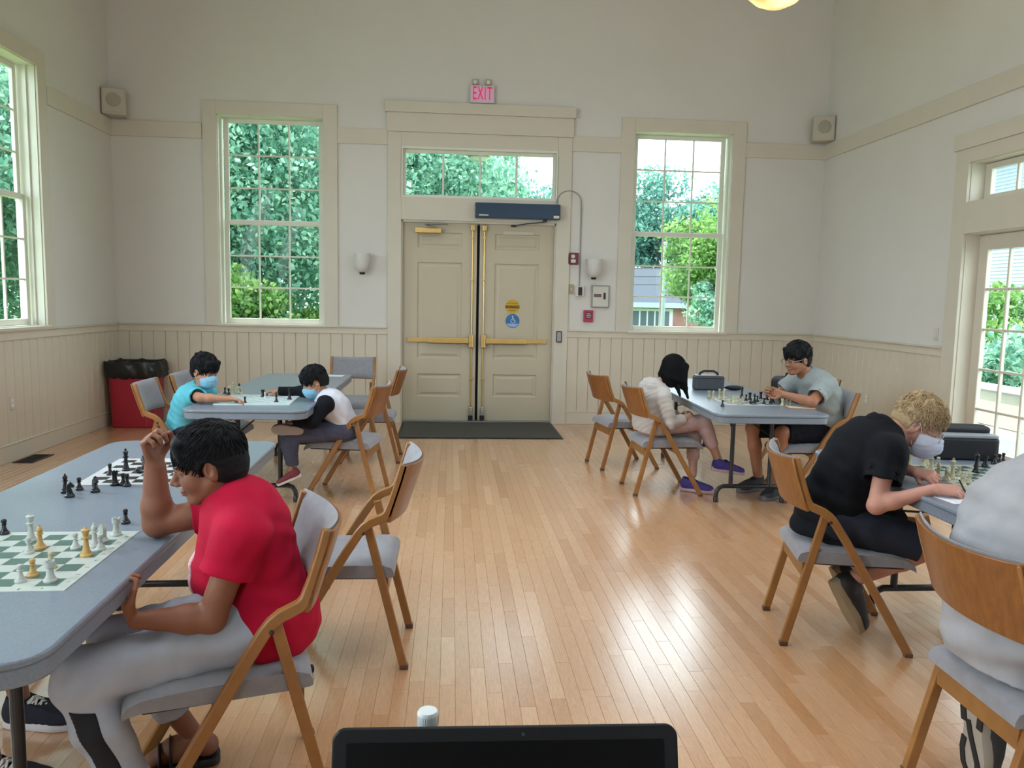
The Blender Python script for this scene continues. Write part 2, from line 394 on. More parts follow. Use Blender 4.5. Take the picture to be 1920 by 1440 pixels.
# --- french door in the right wall with its own transom
d2 = struct('door_2', FR['right'][0], FR['right'][1])
U0, U1 = ur(6.70), ur(4.60)
b = MB(); p = -0.03
b.box(U0-0.18, U0+0.003, p, 0, 0, 2.92); b.box(U1-0.003, U1+0.18, p, 0, 0, 2.92); b.box(U0, U1, p, 0, 2.177, 2.453); b.box(U0, U1, p, 0, 2.797, 2.92)
b.box(U0-0.20, U1+0.2, -0.05, 0, 2.92, 3.06); b.obj('casing', m_trim, d2, bev=0.003)
b = MB(); t = 0.01
b.box(U0, U0+t, 0, WT, 0, 2.18); b.box(U1-t, U1, 0, WT, 0, 2.18); b.box(U0, U1, 0, WT, 2.17, 2.18)
b.box(U0, U0+t, 0, WT, 2.45, 2.8); b.box(U1-t, U1, 0, WT, 2.45, 2.8); b.box(U0, U1, 0, WT, 2.79, 2.8); b.box(U0, U1, 0, WT, 2.45, 2.46); b.obj('jamb', m_trim, d2)
def lights(root, u0, u1, z0, z1, v, st, tp, bt, nu, nz, nm, g=0.022):
    b = MB(); t = 0.045
    b.box(u0, u0+st, v, v+t, z0, z1); b.box(u1-st, u1, v, v+t, z0, z1); b.box(u0+st, u1-st, v, v+t, z0, z0+bt); b.box(u0+st, u1-st, v, v+t, z1-tp, z1)
    so = b.obj(nm, m_trim, root, bev=0.004, seg=1)
    a0, a1, c0, c1 = u0+st, u1-st, z0+bt, z1-tp; pw = (a1-a0-(nu-1)*g)/nu; ph = (c1-c0-(nz-1)*g)/nz
    for i in range(1, nu): MB().box(a0+i*pw+(i-1)*g, a0+i*pw+i*g, v+0.006, v+t-0.006, c0, c1).obj('muntin', m_trim, so, bev=0.005, seg=1)
    for j in range(1, nz): MB().box(a0, a1, v+0.008, v+t-0.008, c0+j*ph+(j-1)*g, c0+j*ph+j*g).obj('muntin', m_trim, so, bev=0.005, seg=1)
    pmh = MB().box(0, pw+0.004, 0, 0.004, 0, ph+0.004).mesh('pane')
    for i in range(nu):
        for j in range(nz): link('pane', pmh, m_glass, so, (a0+i*(pw+g)-0.002, v+t/2, c0+j*(ph+g)-0.002))
UM = (U0+U1)/2
lights(d2, U0+t, UM-0.004, 0.02, 2.165, 0.125, 0.115, 0.13, 0.27, 3, 5, 'door_leaf'); lights(d2, UM+0.004, U1-t, 0.02, 2.165, 0.125, 0.115, 0.13, 0.27, 3, 5, 'door_leaf')
lights(d2, U0+t, U1-t, 2.465, 2.785, 0.125, 0.08, 0.05, 0.05, 6, 1, 'transom')

# --- strip floor
def floor_mat():
    t = NT('varnished maple strips'); b = t.b
    at = t.n('ShaderNodeAttribute', attribute_name='tone')
    base = t.ramp(at.outputs['Fac'], ((0.0, 'BA8658'), (0.35, 'C6956C'), (0.7, 'CEA078'), (1.0, 'D6AB84')))
    g = t.noise(14, 4, 'Object', (14, 0.9, 1)); gr = t.ramp(g, ((0.3, 'E6E6E6'), (0.7, 'FFFFFF')))
    c = t.mix(1.0, base, gr, 'MULTIPLY')
    tc = t.n('ShaderNodeNewGeometry')
    wn = t.n('ShaderNodeTexNoise'); wn.inputs['Scale'].default_value = 0.5; wn.inputs['Detail'].default_value = 3; t.l(tc.outputs['Position'], wn.inputs['Vector'])
    wear = t.ramp(wn.outputs['Fac'], ((0.36, '000000'), (0.80, 'FFFFFF')))
    vo = t.n('ShaderNodeTexVoronoi', feature='DISTANCE_TO_EDGE'); vo.inputs['Scale'].default_value = 22; vo.inputs['Randomness'].default_value = 1
    t.l(tc.outputs['Position'], vo.inputs['Vector'])
    cr = t.ramp(vo.outputs['Distance'], ((0.0, 'FFFFFF'), (0.06, '000000')))
    scr = t.mix(1.0, wear, cr, 'MULTIPLY')
    c2 = t.mix(t.math('MULTIPLY', scr, 0.18), c, 'D9CDBE'); t.col(c2)
    rr = t.math('ADD', 0.25, t.math('MULTIPLY', wear, 0.10)); t.l(rr, b.inputs['Roughness'])
    b.inputs['Coat Weight'].default_value = 1.0; b.inputs['Coat Roughness'].default_value = 0.22; b.inputs['Coat IOR'].default_value = 2.0
    t.bump(t.math('ADD', t.math('MULTIPLY', scr, -0.3), t.math('MULTIPLY', g, 0.25)), 0.10, 0.001)
    return t.m
m_floor = floor_mat()
fl = sobj(MB().box(XL-0.05, XR+0.05, YF-0.05, YB+0.1, -0.12, -0.006), 'floor', mat('floor gap', '5A4128', 0.9))
def projpx(p):
    d = np.asarray(p, float)-np.array([0, 0, CAM_H]); z = d @ _f
    return 960+CAM_F*(d @ _r)/z, 720-CAM_F*(d @ _u)/z, z
def fplanks():
    w = 0.0605; out = []; x = XL; i = 0
    while x < XR-0.001:
        x1 = min(x+w, XR); y = YF-rng.random()*1.2
        while y < YB:
            L = rng.choice((0.45, 0.6, 0.75, 0.9, 1.1, 1.4)); y1 = min(y+L, YB)
            a = max(y, YF)
            if y1 > a+0.02: out.append((x, x1, a, y1, min(1, max(0, rng.gauss(0.5, 0.2)))))
            y += L
        x = x1
    def score(q):
        xm = (q[0]+q[1])/2; ya, yb = max(q[2], 1.9), q[3]
        if yb <= ya+0.05: return 0
        if xm < -0.86 and ya < 4.2: return 0
        u, v, z = projpx((xm, (ya+yb)/2, 0))
        if not (0 < u < 1920 and 560 < v < 1420) or (620 < u < 1240 and v > 1370): return 0
        v0 = projpx((xm, ya, 0))[1]; v1 = projpx((xm, yb, 0))[1]
        return (min(v0, 1440)-v1)*CAM_F*(q[1]-q[0])/z
    out.sort(key=score, reverse=True)
    def geo(q):
        x0, x1, y0, y1, _ = q; g, c = 0.0002, 0.0009
        lo = [(x0+g, y0+g), (x1-g, y0+g), (x1-g, y1-g), (x0+g, y1-g)]; hi = [(x0+g+c, y0+g+c), (x1-g-c, y0+g+c), (x1-g-c, y1-g-c), (x0+g+c, y1-g-c)]
        return [(a, b, -0.006) for a, b in lo]+[(a, b, -0.0012) for a, b in lo]+[(a, b, 0) for a, b in hi]
    F = [(8, 9, 10, 11)]+[(4+i, 4+(i+1) % 4, 8+(i+1) % 4, 8+i) for i in range(4)]+[(i, (i+1) % 4, 4+(i+1) % 4, 4+i) for i in range(4)]
    for q in out[:300]:
        o = link('plank', fast_mesh('plank', np.array(geo(q)), np.array(F), np.full(9, q[4])), m_floor, fl)
    V = []; Q = []; T = []
    for q in out[300:]:
        bse = len(V); V += geo(q); Q += [tuple(bse+i for i in f) for f in F]; T += [q[4]]*9
    o = link('planks_beyond', fast_mesh('planks', np.array(V), np.array(Q), np.array(T)), m_floor, fl); o['kind'] = 'stuff'
fplanks()
# ------------------------------------------------------------------ folding chairs of bent wood with grey pads
m_cw = wood('beech chair wood', '80552A', '9C6D3A', 0.38, 7, (1, 1, 1))
m_cv = wood('chair back veneer', '74481F', '8C592A', 0.35, 6, (9, 9, 1))
m_pad = mat('grey chair cloth', '86868C', 0.9, 0.08, 30, bump=0.3, bscale=900, sheen=0.3, spec=0.2)
m_cap = mat('brown foot cap', '5A4030', 0.5)
def chair_proto():
    r = thing('folding_chair', 'x', 'chair', group=None)
    P = [(0.002, 0.862), (0.022, 0.79), (0.048, 0.71), (0.066, 0.665), (0.082, 0.648), (0.105, 0.638), (0.135, 0.626), (0.162, 0.606), (0.183, 0.58), (0.235, 0.50), (0.38, 0.257), (0.525, 0.012)]
    for s in (-1, 1):
        MB().tube([(u, s*0.232, z) for u, z in P], 0, flat=(0.036, 0.028), up=(0, 1, 0)).obj('side_frame', m_cw, r, bev=0.005, smooth=50)
        MB().tube([(0.150, s*0.203, 0.602), (0.075, s*0.203, 0.30), (0.003, s*0.203, 0.008)], 0, flat=(0.034, 0.026), up=(0, 1, 0)).obj('rear_leg', m_cw, r, bev=0.004)
        b = MB(); b.box(0.508, 0.542, s*0.232-0.016, s*0.232+0.016, 0, 0.02); b.obj('foot_cap', m_cap, r, bev=0.004)
        b = MB(); b.box(-0.015, 0.021, s*0.203-0.015, s*0.203+0.015, 0, 0.022); b.obj('foot_cap', m_cap, r, bev=0.004)
        b = MB(); b.lathe([(0.0, -0.004), (0.007, -0.004), (0.007, 0.0), (0.0, 0.004)], 10, Matrix.Translation((0.163, s*0.2495, 0.585)) @ Matrix.Rotation(PI/2*-s, 4, 'X')); b.obj('pivot_bolt', m_blk, r)
    # curved back: veneer shell behind, upholstered pad in front
    nu, nv = 17, 9
    def surf(off, top, bot, inset, puff):
        V = []
        for j in range(nv):
            t = j/(nv-1); z = top+(bot-top)*t; u0 = np.interp(-z, [-0.862, -0.79, -0.71, -0.63], [0.002, 0.022, 0.048, 0.074])
            for i in range(nu):
                q = -1+2*i/(nu-1); y = q*(0.246-inset)
                e = puff*(1-q**8)*(1-(2*t-1)**8)
                V.append((u0-0.058*(1-q*q)+off+e, y, z-0.012*(1-q*q)*(1-t)))
        return V
    def shell(a, bk, name, m, bev):
        V = a+bk; n = nu*nv; F = []
        for j in range(nv-1):
            for i in range(nu-1): k = j*nu+i; F += [(k, k+nu, k+nu+1, k+1), (n+k, n+k+1, n+k+nu+1, n+k+nu)]
        ring = [i for i in range(nu)]+[j*nu+nu-1 for j in range(1, nv)]+[(nv-1)*nu+i for i in range(nu-2, -1, -1)]+[j*nu for j in range(nv-2, 0, -1)]
        F += [(ring[i], ring[(i+1) % len(ring)], n+ring[(i+1) % len(ring)], n+ring[i]) for i in range(len(ring))]
        b = MB(); b.add(V, F); return b.obj(name, m, r, smooth=50, bev=bev)
    shell(surf(0.0, 0.862, 0.628, 0.0, 0), surf(-0.014, 0.862, 0.628, 0.0, 0), 'backrest', m_cv, 0.003)
    shell(surf(0.006, 0.868, 0.636, 0.002, 0.026), surf(-0.001, 0.868, 0.636, 0.002, 0), 'back_pad', m_pad, 0.0)
    # seat pad with a drooping front edge
    SU = [(0.045, 0.428, 0.392), (0.055, 0.446, 0.388), (0.09, 0.458, 0.386), (0.20, 0.458, 0.386), (0.33, 0.454, 0.386), (0.44, 0.449, 0.388), (0.50, 0.438, 0.384), (0.535, 0.420, 0.374), (0.55, 0.398, 0.366), (0.552, 0.380, 0.362)]
    V = []; F = []; ny = 11
    for u, zt, zb in SU:
        for i in range(ny):
            q = -1+2*i/(ny-1); w = 0.208*(1-0.10*max(0, (u-0.45)/0.1)); d = (abs(q)**7)*0.018
            V.append((u, q*w, zt-d))
    n = len(V)
    for u, zt, zb in SU:
        for i in range(ny): q = -1+2*i/(ny-1); w = 0.205*(1-0.10*max(0, (u-0.45)/0.1)); V.append((u, q*w, zb))
    m = len(SU)
    for j in range(m-1):
        for i in range(ny-1): k = j*ny+i; F += [(k, k+ny, k+ny+1, k+1), (n+k, n+k+1, n+k+ny+1, n+k+ny)]
        F += [(j*ny, n+j*ny, n+(j+1)*ny, (j+1)*ny), (j*ny+ny-1, (j+1)*ny+ny-1, n+(j+1)*ny+ny-1, n+j*ny+ny-1)]
    for i in range(ny-1): F += [(i, i+1, n+i+1, n+i), ((m-1)*ny+i, n+(m-1)*ny+i, n+(m-1)*ny+i+1, (m-1)*ny+i+1)]
    b = MB(); b.add(V, F); b.obj('seat', m_pad, r, smooth=60)
    MB().box(0.07, 0.50, -0.185, 0.185, 0.374, 0.387).obj('seat_pan', m_blk, r, bev=0.003)
    MB().box(0.068, 0.088, -0.19, 0.19, 0.315, 0.385).obj('apron', m_cw, r, bev=0.003)
    MB().box(0.30, 0.322, -0.216, 0.216, 0.345, 0.374).obj('cross_rail', m_cw, r, bev=0.003)
    return r
CHAIRS = [
 (-0.41, 2.417, 198, 'grey padded folding chair holding the boy in the red shirt'),
 (-0.175, 3.30, 180, 'empty grey padded folding chair standing right behind the red-shirted boy'),
 (-0.52, 5.98, 171, 'wooden folding chair under the boy in the black and white raglan shirt'),
 (-0.47, 7.33, 180, 'empty folding chair just beyond the raglan-shirted boy, on the same table side'),
 (-1.06, 8.62, -90, 'empty grey padded chair at the far end of the table, facing the room'),
 (-2.28, 6.0, 2, 'wooden folding chair at the back of the boy in turquoise, near the red bin'),
 (-2.25, 6.68, 0, 'empty grey padded chair beyond the turquoise boy, half hidden by him'),
 (1.34, 7.05, 10, 'empty folding chair between the girl in the hoodie and the entrance doors'),
 (1.45, 6.13, 3, 'wooden folding chair under the girl in the pale hoodie'),
 (3.12, 5.93, 178, 'grey padded folding chair behind the man in the grey shirt'),
 (3.50, 6.98, 180, 'folding chair beyond the man in grey, holding a black bag'),
 (1.545, 3.46, -12, 'wooden folding chair under the fair-haired boy in black'),
 (1.50, 2.10, -2, 'wooden folding chair under the person in the white shirt'),
 (-2.17, 2.98, 0, 'folding chair across the table from the red-shirted boy, only a foot showing'),
]
cp = chair_proto(); chairs = []
for i, (x, y, a, lb) in enumerate(CHAIRS):
    if i == 0: cp.location = (x, y, 0); cp.rotation_euler = (0, 0, math.radians(a)); cp['label'] = lb; cp['group'] = 'folding chairs'; chairs.append(cp)
    else: chairs.append(copy_tree(cp, (x, y, 0), math.radians(a), lb))

# ------------------------------------------------------------------ folding tables
m_tt = mat('speckled grey table plastic', '747F8C', 0.30, 0.10, 140, bump=0.12, bscale=500)
m_leg = mat('black table steel', '15161A', 0.35, 0.1, 20, spec=0.5)
TL, TWD, TH = 2.58, 0.84, 0.745
def rrect(w, l, r, n=8):
    out = []
    for cx, cy, a in ((w/2-r, l/2-r, 0), (-w/2+r, l/2-r, 90), (-w/2+r, -l/2+r, 180), (w/2-r, -l/2+r, 270)):
        for k in range(n+1): q = math.radians(a+90*k/n); out.append((cx+r*math.cos(q), cy+r*math.sin(q)))
    return out
def table_proto():
    r = thing('folding_table', 'x', 'table')
    MB().prism(rrect(TWD, TL, 0.10), TH-0.02, TH).obj('tabletop', m_tt, r, bev=0.006, smooth=40)
    MB().prism(rrect(TWD-0.014, TL-0.014, 0.095), TH-0.066, TH-0.0201).obj('edge_skirt', m_tt, r, bev=0.006, smooth=40)
    for s in (-1, 1):
        y = s*(TL/2-0.44); b = MB()
        for x in (-0.15, 0.15): b.tube([(x, y, TH-0.066), (x, y, 0.125)], 0.017, 10)
        b.tube([(-0.26, y, 0.0), (-0.26, y, 0.05), (-0.255, y, 0.085), (-0.235, y, 0.112), (-0.205, y, 0.125), (0.205, y, 0.125), (0.235, y, 0.112), (0.255, y, 0.085), (0.26, y, 0.05), (0.26, y, 0.0)], 0.017, 10)
        lg = b.obj('leg_frame', m_leg, r, smooth=50)
        for x in (-0.26, 0.26): MB().lathe([(0.02, 0), (0.021, 0.035), (0.017, 0.04)], 12).obj('leg_tip', m_blk, lg, smooth=50, loc=(x, y, 0))
        y2 = s*(TL/2-1.02)
        MB().box(-0.06, 0.06, y2-0.05, y2+0.05, TH-0.13, TH-0.066).obj('brace_bracket', m_leg, r, bev=0.004)
        MB().tube([(-0.14, y, 0.52), (-0.03, y2+s*0.02, TH-0.10)], 0.006, 6).tube([(0.14, y, 0.52), (0.03, y2+s*0.02, TH-0.10)], 0.006, 6).obj('locking_arm', m_leg, r)
    return r
TABLES = [(-1.305, 2.91, 1.1, 'grey folding table in front of the boy in red'), (-1.39, 6.61, 0, 'grey folding table between the two masked young boys'),
          (2.335, 6.59, -1.7, 'grey folding table between the girl and the man in glasses'), (2.37, 2.76, 0, 'grey folding table under the hands of the fair-haired boy')]
tp = table_proto(); tables = []
for i, (x, y, a, lb) in enumerate(TABLES):
    if i == 0: tp.location = (x, y, 0); tp.rotation_euler = (0, 0, math.radians(a)); tp['label'] = lb; tp['group'] = 'grey folding tables'; tables.append(tp)
    else: tables.append(copy_tree(tp, (x, y, 0), math.radians(a), lb))

# ------------------------------------------------------------------ wall fittings
def backpt(x, z, off=0.0): return (x, YB-off, z)
# corner loudspeakers
m_spk = mat('off-white speaker shell', 'B9B4A6', 0.5, 0.02); m_grl = mat('speaker grille cloth', 'A29E90', 0.85, 0.05, 60, bump=0.3, bscale=600)
for lb, x, s in (('off-white corner loudspeaker above the red bin', -3.79, 1), ('off-white corner loudspeaker above the man in glasses', 4.44, -1)):
    t = thing('loudspeaker', lb, 'speaker', (x, YB-0.13, 3.485), s*math.radians(14), 'corner loudspeakers')
    b = MB(); b.prism([(-0.125, -0.1), (0.125, -0.1), (0.11, 0.1), (-0.09 if s > 0 else -0.11, 0.1)], 0, 0.29); b.obj('cabinet', m_spk, t, bev=0.012, smooth=40)
    MB().prism(rrect(0.22, 0.25, 0.02), 0, 0.008).obj('front_frame', m_spk, t, bev=0.003, loc=(0, -0.1, 0.147), rot=(PI/2, 0, 0))
    MB().lathe([(0.0, 0.006), (0.06, 0.005), (0.078, 0.0)], 28).obj('grille', m_grl, t, smooth=60, loc=(0, -0.108, 0.155), rot=(PI/2, 0, 0))
    MB().box(-0.03, 0.03, 0.09, 0.118, 0.08, 0.2).obj('bracket', m_blk, t)
# exit sign
t = thing('exit_sign', 'lit white exit sign with red letters above the doors', 'sign', backpt(0.335, 3.80, 0))
m_ex = mat('exit sign housing', 'C6C2C4', 0.4, 0.02)
MB().box(-0.145, 0.145, -0.055, -0.02, 0.0, 0.205).obj('housing', m_ex, t, bev=0.006)
MB().box(-0.12, 0.12, -0.02, 0.0, 0.02, 0.18).obj('back_box', m_ex, t)
nt = NT('exit face'); nt.b.inputs['Base Color'].default_value = lin('C9A9BE'); nt.b.inputs['Emission Color'].default_value = lin('E08CC0'); nt.b.inputs['Emission Strength'].default_value = 0.12
MB().box(-0.128, 0.128, -0.058, -0.0545, 0.022, 0.185).obj('face_panel', nt.m, t)
nt = NT('exit letters'); nt.b.inputs['Base Color'].default_value = lin('B0124A'); nt.b.inputs['Emission Color'].default_value = lin('E01858'); nt.b.inputs['Emission Strength'].default_value = 0.35
for ch, x in zip('EXIT', (-0.09, -0.022, 0.034, 0.086)):
    me = text_mesh(ch, 0.215, 0.004); o = link('letter', me, nt.m, t, (x, -0.060, 0.103), (PI/2, 0, 0)); o.scale = (0.46, 1, 1)
MB().box(-0.15, 0.15, -0.06, 0.0, -0.018, -0.002).obj('shadow_strip', mat('sign shadow colour', '6B5A66', 0.5), t, bev=0.003)  # dark strip painted in for the shadow below the sign
for x in (-0.085, 0.07):
    b = MB(); b.box(x-0.03, x+0.03, -0.05, 0.0, 0.21, 0.275); o = b.obj('lamp_head', mat('beige lamp head', 'AFA898', 0.4), t, bev=0.008)
    MB().lathe([(0.0, 0.0), (0.02, 0.004), (0.024, 0.012)], 14).obj('lens', mat('lamp lens', 'D5D8D6', 0.1), o, smooth=60, loc=(x, -0.062, 0.243), rot=(-PI/2, 0, 0))
# wall sconces
m_frost = mat('frosted sconce glass', 'CFCECA', 0.3, 0.03, 5, spec=0.6)
for lb, x in (('frosted glass wall sconce left of the entrance doors', -1.05), ('frosted glass wall sconce beside the red fire alarm', 1.71)):
    t = thing('wall_sconce', lb, 'lamp', backpt(x, 1.80, 0), 0, 'frosted wall sconces')
    pr = [(0.012, 0.0), (0.045, 0.012), (0.072, 0.05), (0.088, 0.11), (0.094, 0.20), (0.098, 0.225), (0.093, 0.225), (0.088, 0.2), (0.082, 0.11), (0.0, 0.03)]
    MB().lathe(pr, 28).obj('glass_shade', m_frost, t, smooth=60, loc=(0, -0.10, 0.0))
    MB().lathe([(0.0, -0.022), (0.03, -0.018), (0.034, 0.0), (0.02, 0.014)], 18).obj('finial', mat('dark bronze', '2E2A2A', 0.4, metal=0.6), t, smooth=50, loc=(0, -0.10, 0.0))
    MB().box(-0.025, 0.025, -0.1, 0.0, 0.05, 0.09).obj('wall_arm', m_frost, t, bev=0.005)
# fire alarm strobe, pull station
m_maroon = mat('maroon alarm plastic', '6E2430', 0.4); m_red = mat('red alarm plastic', 'A83048', 0.4); m_wpl = mat('white plastic', 'C9C7BE', 0.4, 0.02)
t = thing('alarm_strobe', 'maroon square fire alarm strobe beside the entrance doors', 'alarm', backpt(1.465, 1.955, 0))
MB().box(-0.066, 0.066, -0.03, 0, 0, 0.145).obj('plate', m_maroon, t, bev=0.008); MB().box(-0.028, 0.028, -0.06, -0.029, 0.02, 0.062).obj('strobe_lens', m_wpl, t, bev=0.006)
MB().lathe([(0.0, 0.004), (0.02, 0.003), (0.024, 0)], 16).obj('horn', m_wpl, t, smooth=50, loc=(0, -0.03, 0.1), rot=(PI/2, 0, 0))
t = thing('pull_station', 'small red fire alarm pull station below the grey panel', 'alarm', backpt(1.672, 1.265, 0))
MB().box(-0.058, 0.058, -0.04, 0, 0, 0.145).obj('housing', m_red, t, bev=0.006); MB().box(-0.038, 0.038, -0.052, -0.038, 0.045, 0.12).obj('handle', mat('dark red handle', '64303C', 0.4), t, bev=0.004)
for k, w in enumerate((0.05, 0.058, 0.045)): MB().box(-w/2, w/2, -0.0535, -0.0515, 0.056+k*0.02, 0.064+k*0.02).obj('lettering_bar', m_wpl, t)
t = thing('control_box', 'grey framed control panel under the right sconce', 'panel', backpt(1.815, 1.44, 0))
MB().box(-0.11, 0.11, -0.03, 0, 0, 0.275).obj('frame', mat('grey panel frame', '8F8F8C', 0.4), t, bev=0.006); MB().box(-0.095, 0.095, -0.036, -0.028, 0.015, 0.26).obj('cover', m_wpl, t, bev=0.003)
MB().box(-0.085, 0.01, -0.04, -0.034, 0.13, 0.17).obj('display', mat('maroon display', '6B5450', 0.3), t, bev=0.002); MB().box(0.035, 0.06, -0.046, -0.034, 0.105, 0.185).obj('key_slot', m_blk, t, bev=0.004)
t = thing('sensor_box', 'white box with a black face at the end of the wall cable', 'sensor', backpt(1.555, 1.575, 0))
MB().box(-0.055, 0.055, -0.04, 0, 0, 0.125).obj('housing', m_wpl, t, bev=0.006); MB().box(-0.018, 0.03, -0.046, -0.038, 0.012, 0.112).obj('black_face', m_blk, t, bev=0.003)
t = thing('switch_plate', 'beige switch plate left of the cable box', 'switch', backpt(1.455, 1.60, 0)); MB().box(-0.03, 0.03, -0.008, 0, 0, 0.12).obj('plate', mat('beige plate', 'A8997A', 0.45), t, bev=0.004); MB().box(-0.006, 0.006, -0.014, -0.006, 0.045, 0.075).obj('toggle', m_wpl, t)
t = thing('wall_cable', 'thin grey cable arching from the door operator down the wall', 'cable', backpt(0, 0, 0))
pts = [(1.245, -0.05, 2.66), (1.255, -0.05, 2.74)]+[(1.40-0.145*math.cos(a), -0.03, 2.70+0.13*math.sin(a)) for a in np.linspace(0.35, PI-0.1, 12)]+[(1.552, -0.012, 2.62), (1.552, -0.012, 1.70)]
MB().tube(pts, 0.0065, 8).obj('conduit', mat('cable grey', '8B8B8B', 0.5), t, smooth=50); MB().box(1.545, 1.56, -0.02, 0, 2.60, 2.64).obj('clip', m_steel, t)
t = thing('push_plate', 'small dark metal door push plate on the right door casing', 'switch', backpt(1.315, 1.01, 0.03)); MB().box(-0.036, 0.036, -0.02, 0, 0, 0.14).obj('housing', mat('dark bronze plate', '45433F', 0.35, metal=0.5), t, bev=0.014); MB().box(-0.024, 0.024, -0.027, -0.018, 0.012, 0.128).obj('button', m_steel, t, bev=0.01)
# automatic door operator
t = thing('door_operator', 'long dark blue automatic door operator box above the right leaf', 'door opener', (0.775, YB-0.03, 2.475))
m_op = mat('dark blue operator cover', '1B3650', 0.35, 0.08, 4)
MB().box(-0.505, 0.505, -0.12, 0, 0, 0.175).obj('cover', m_op, t, bev=0.006)
MB().box(-0.46, -0.35, -0.122, -0.118, 0.022, 0.036).obj('name_strip', m_wpl, t); MB().box(0.425, 0.49, -0.123, -0.118, 0.012, 0.042).obj('sticker', m_wpl, t)
MB().tube([(0.33, -0.06, 0.0), (0.33, -0.06, -0.03)], 0.022, 12).tube([(0.33, -0.07, -0.03), (0.12, -0.02, -0.05), (-0.04, 0.02, -0.075)], 0, flat=(0.02, 0.012)).box(-0.07, -0.01, 0.0, 0.03, -0.09, -0.065).obj('arm', m_blk, t)
# round stickers on the right leaf
def disc(r, n=40): return [(r*math.cos(2*PI*k/n), r*math.sin(2*PI*k/n)) for k in range(n)]
LY = YB+0.05
t = thing('caution_sticker', 'round yellow caution sticker on the right door leaf', 'sign', (0.745, LY, 1.435))
m_yel = mat('sticker yellow', 'C9A21E', 0.5, 0.03); m_ink = mat('black ink', '2A2416', 0.5)
MB().prism(disc(0.085), 0, 0.0012).obj('disc', m_yel, t, rot=(PI/2, 0, 0)); MB().box(-0.086, 0.086, -0.0022, -0.0010, -0.022, 0.014).obj('band', m_ink, t)
for tx, z, sz, mm in (('CAUTION', -0.004, 0.036, m_yel), ('AUTOMATIC', 0.038, 0.024, m_ink), ('DOOR', -0.048, 0.028, m_ink)): link('lettering', text_mesh(tx, sz, 0.0008), mm, t, (0, -0.0026, z), (PI/2, 0, 0))
t = thing('access_sticker', 'round blue wheelchair access sticker on the right door leaf', 'sign', (0.75, LY, 1.26))
m_blu = mat('sticker blue', '2F6EA8', 0.5, 0.03); m_wink = mat('white ink', 'DDE6EC', 0.5)
MB().prism(disc(0.085), 0, 0.0012).obj('disc', m_blu, t, rot=(PI/2, 0, 0))
seg = [(math.sin(a), math.cos(a)) for a in np.linspace(1.98, 2*PI-1.98, 24)]
MB().prism([(0.08*x, 0.08*z) for x, z in seg], 0, 0.002).obj('lower_band', mat('sticker pale blue', '7FA3CC', 0.5), t, rot=(PI/2, 0, 0))
b = MB(); b.sphere((0.0, -0.002, 0.053), (0.009, 0.001, 0.009)); b.tube([(0.0, -0.002, 0.04), (0.004, -0.002, 0.012), (0.024, -0.002, 0.012), (0.036, -0.002, -0.012)], 0, flat=(0.002, 0.007), up=(1, 0, 0.2)); b.tube([(0.002, -0.002, 0.028), (0.02, -0.002, 0.028)], 0.003, 6)
b.tube([(0.004+0.024*math.cos(a), -0.002, 0.0+0.024*math.sin(a)) for a in np.linspace(2.2, 5.9, 14)], 0.003, 6); b.obj('wheelchair_symbol', m_wink, t)
for tx, z in (('ACTIVATE SWITCH', -0.042), ('TO OPEN', -0.058)): link('lettering', text_mesh(tx, 0.014, 0.0006), m_wink, t, (0, -0.0028, z), (PI/2, 0, 0))
# outlets, switch, floor vent
def plate(name, lb, cat, loc, rz, outlet=True):
    t = thing(name, lb, cat, loc, rz); MB().box(-0.037, 0.037, -0.006, 0, -0.06, 0.06).obj('plate', m_wpl, t, bev=0.003)
    for z in ((-0.022, 0.022) if outlet else (0,)): MB().box(-0.016, 0.016, -0.010, -0.005, z-(0.014 if outlet else 0.03), z+(0.014 if outlet else 0.03)).obj('receptacle' if outlet else 'rocker', m_wpl if not outlet else mat('outlet face', 'E3E2DC', 0.4), t, bev=0.003)
plate('wall_outlet', 'white outlet on the left wall boards below the tall window', 'outlet', (XL+0.016, 7.2, 0.52), PI/2)
plate('wall_outlet', 'white outlet on the right wall boards behind the man', 'outlet', (XR-0.016, 8.13, 0.52), -PI/2)
plate('light_switch', 'white light switch beside the french door casing', 'switch', (XR, 7.02, 1.275), -PI/2, False)
t = thing('floor_vent', 'dark metal floor register beside the left wall', 'vent', (-3.76, 7.28, 0)); MB().box(-0.09, 0.09, -0.19, 0.19, 0, 0.006).obj('frame', mat('vent bronze', '3A3028', 0.45, metal=0.4), t, bev=0.002)
for k in range(9): MB().box(-0.07, 0.07, -0.165+k*0.037, -0.145+k*0.037, 0.004, 0.008).obj('slat', m_dark, t)
t = thing('doormat', 'flat charcoal doormat in front of the entrance doors', 'mat', (0.335, 8.95, 0)); MB().prism(rrect(1.83, 1.06, 0.01), 0, 0.006).obj('rubber_base', m_blk, t); MB().prism(rrect(1.76, 1.0, 0.01), 0.006, 0.010).obj('carpet', mat('charcoal mat pile', '45443F', 0.95, 0.15, 90, bump=0.6, bscale=400), t)
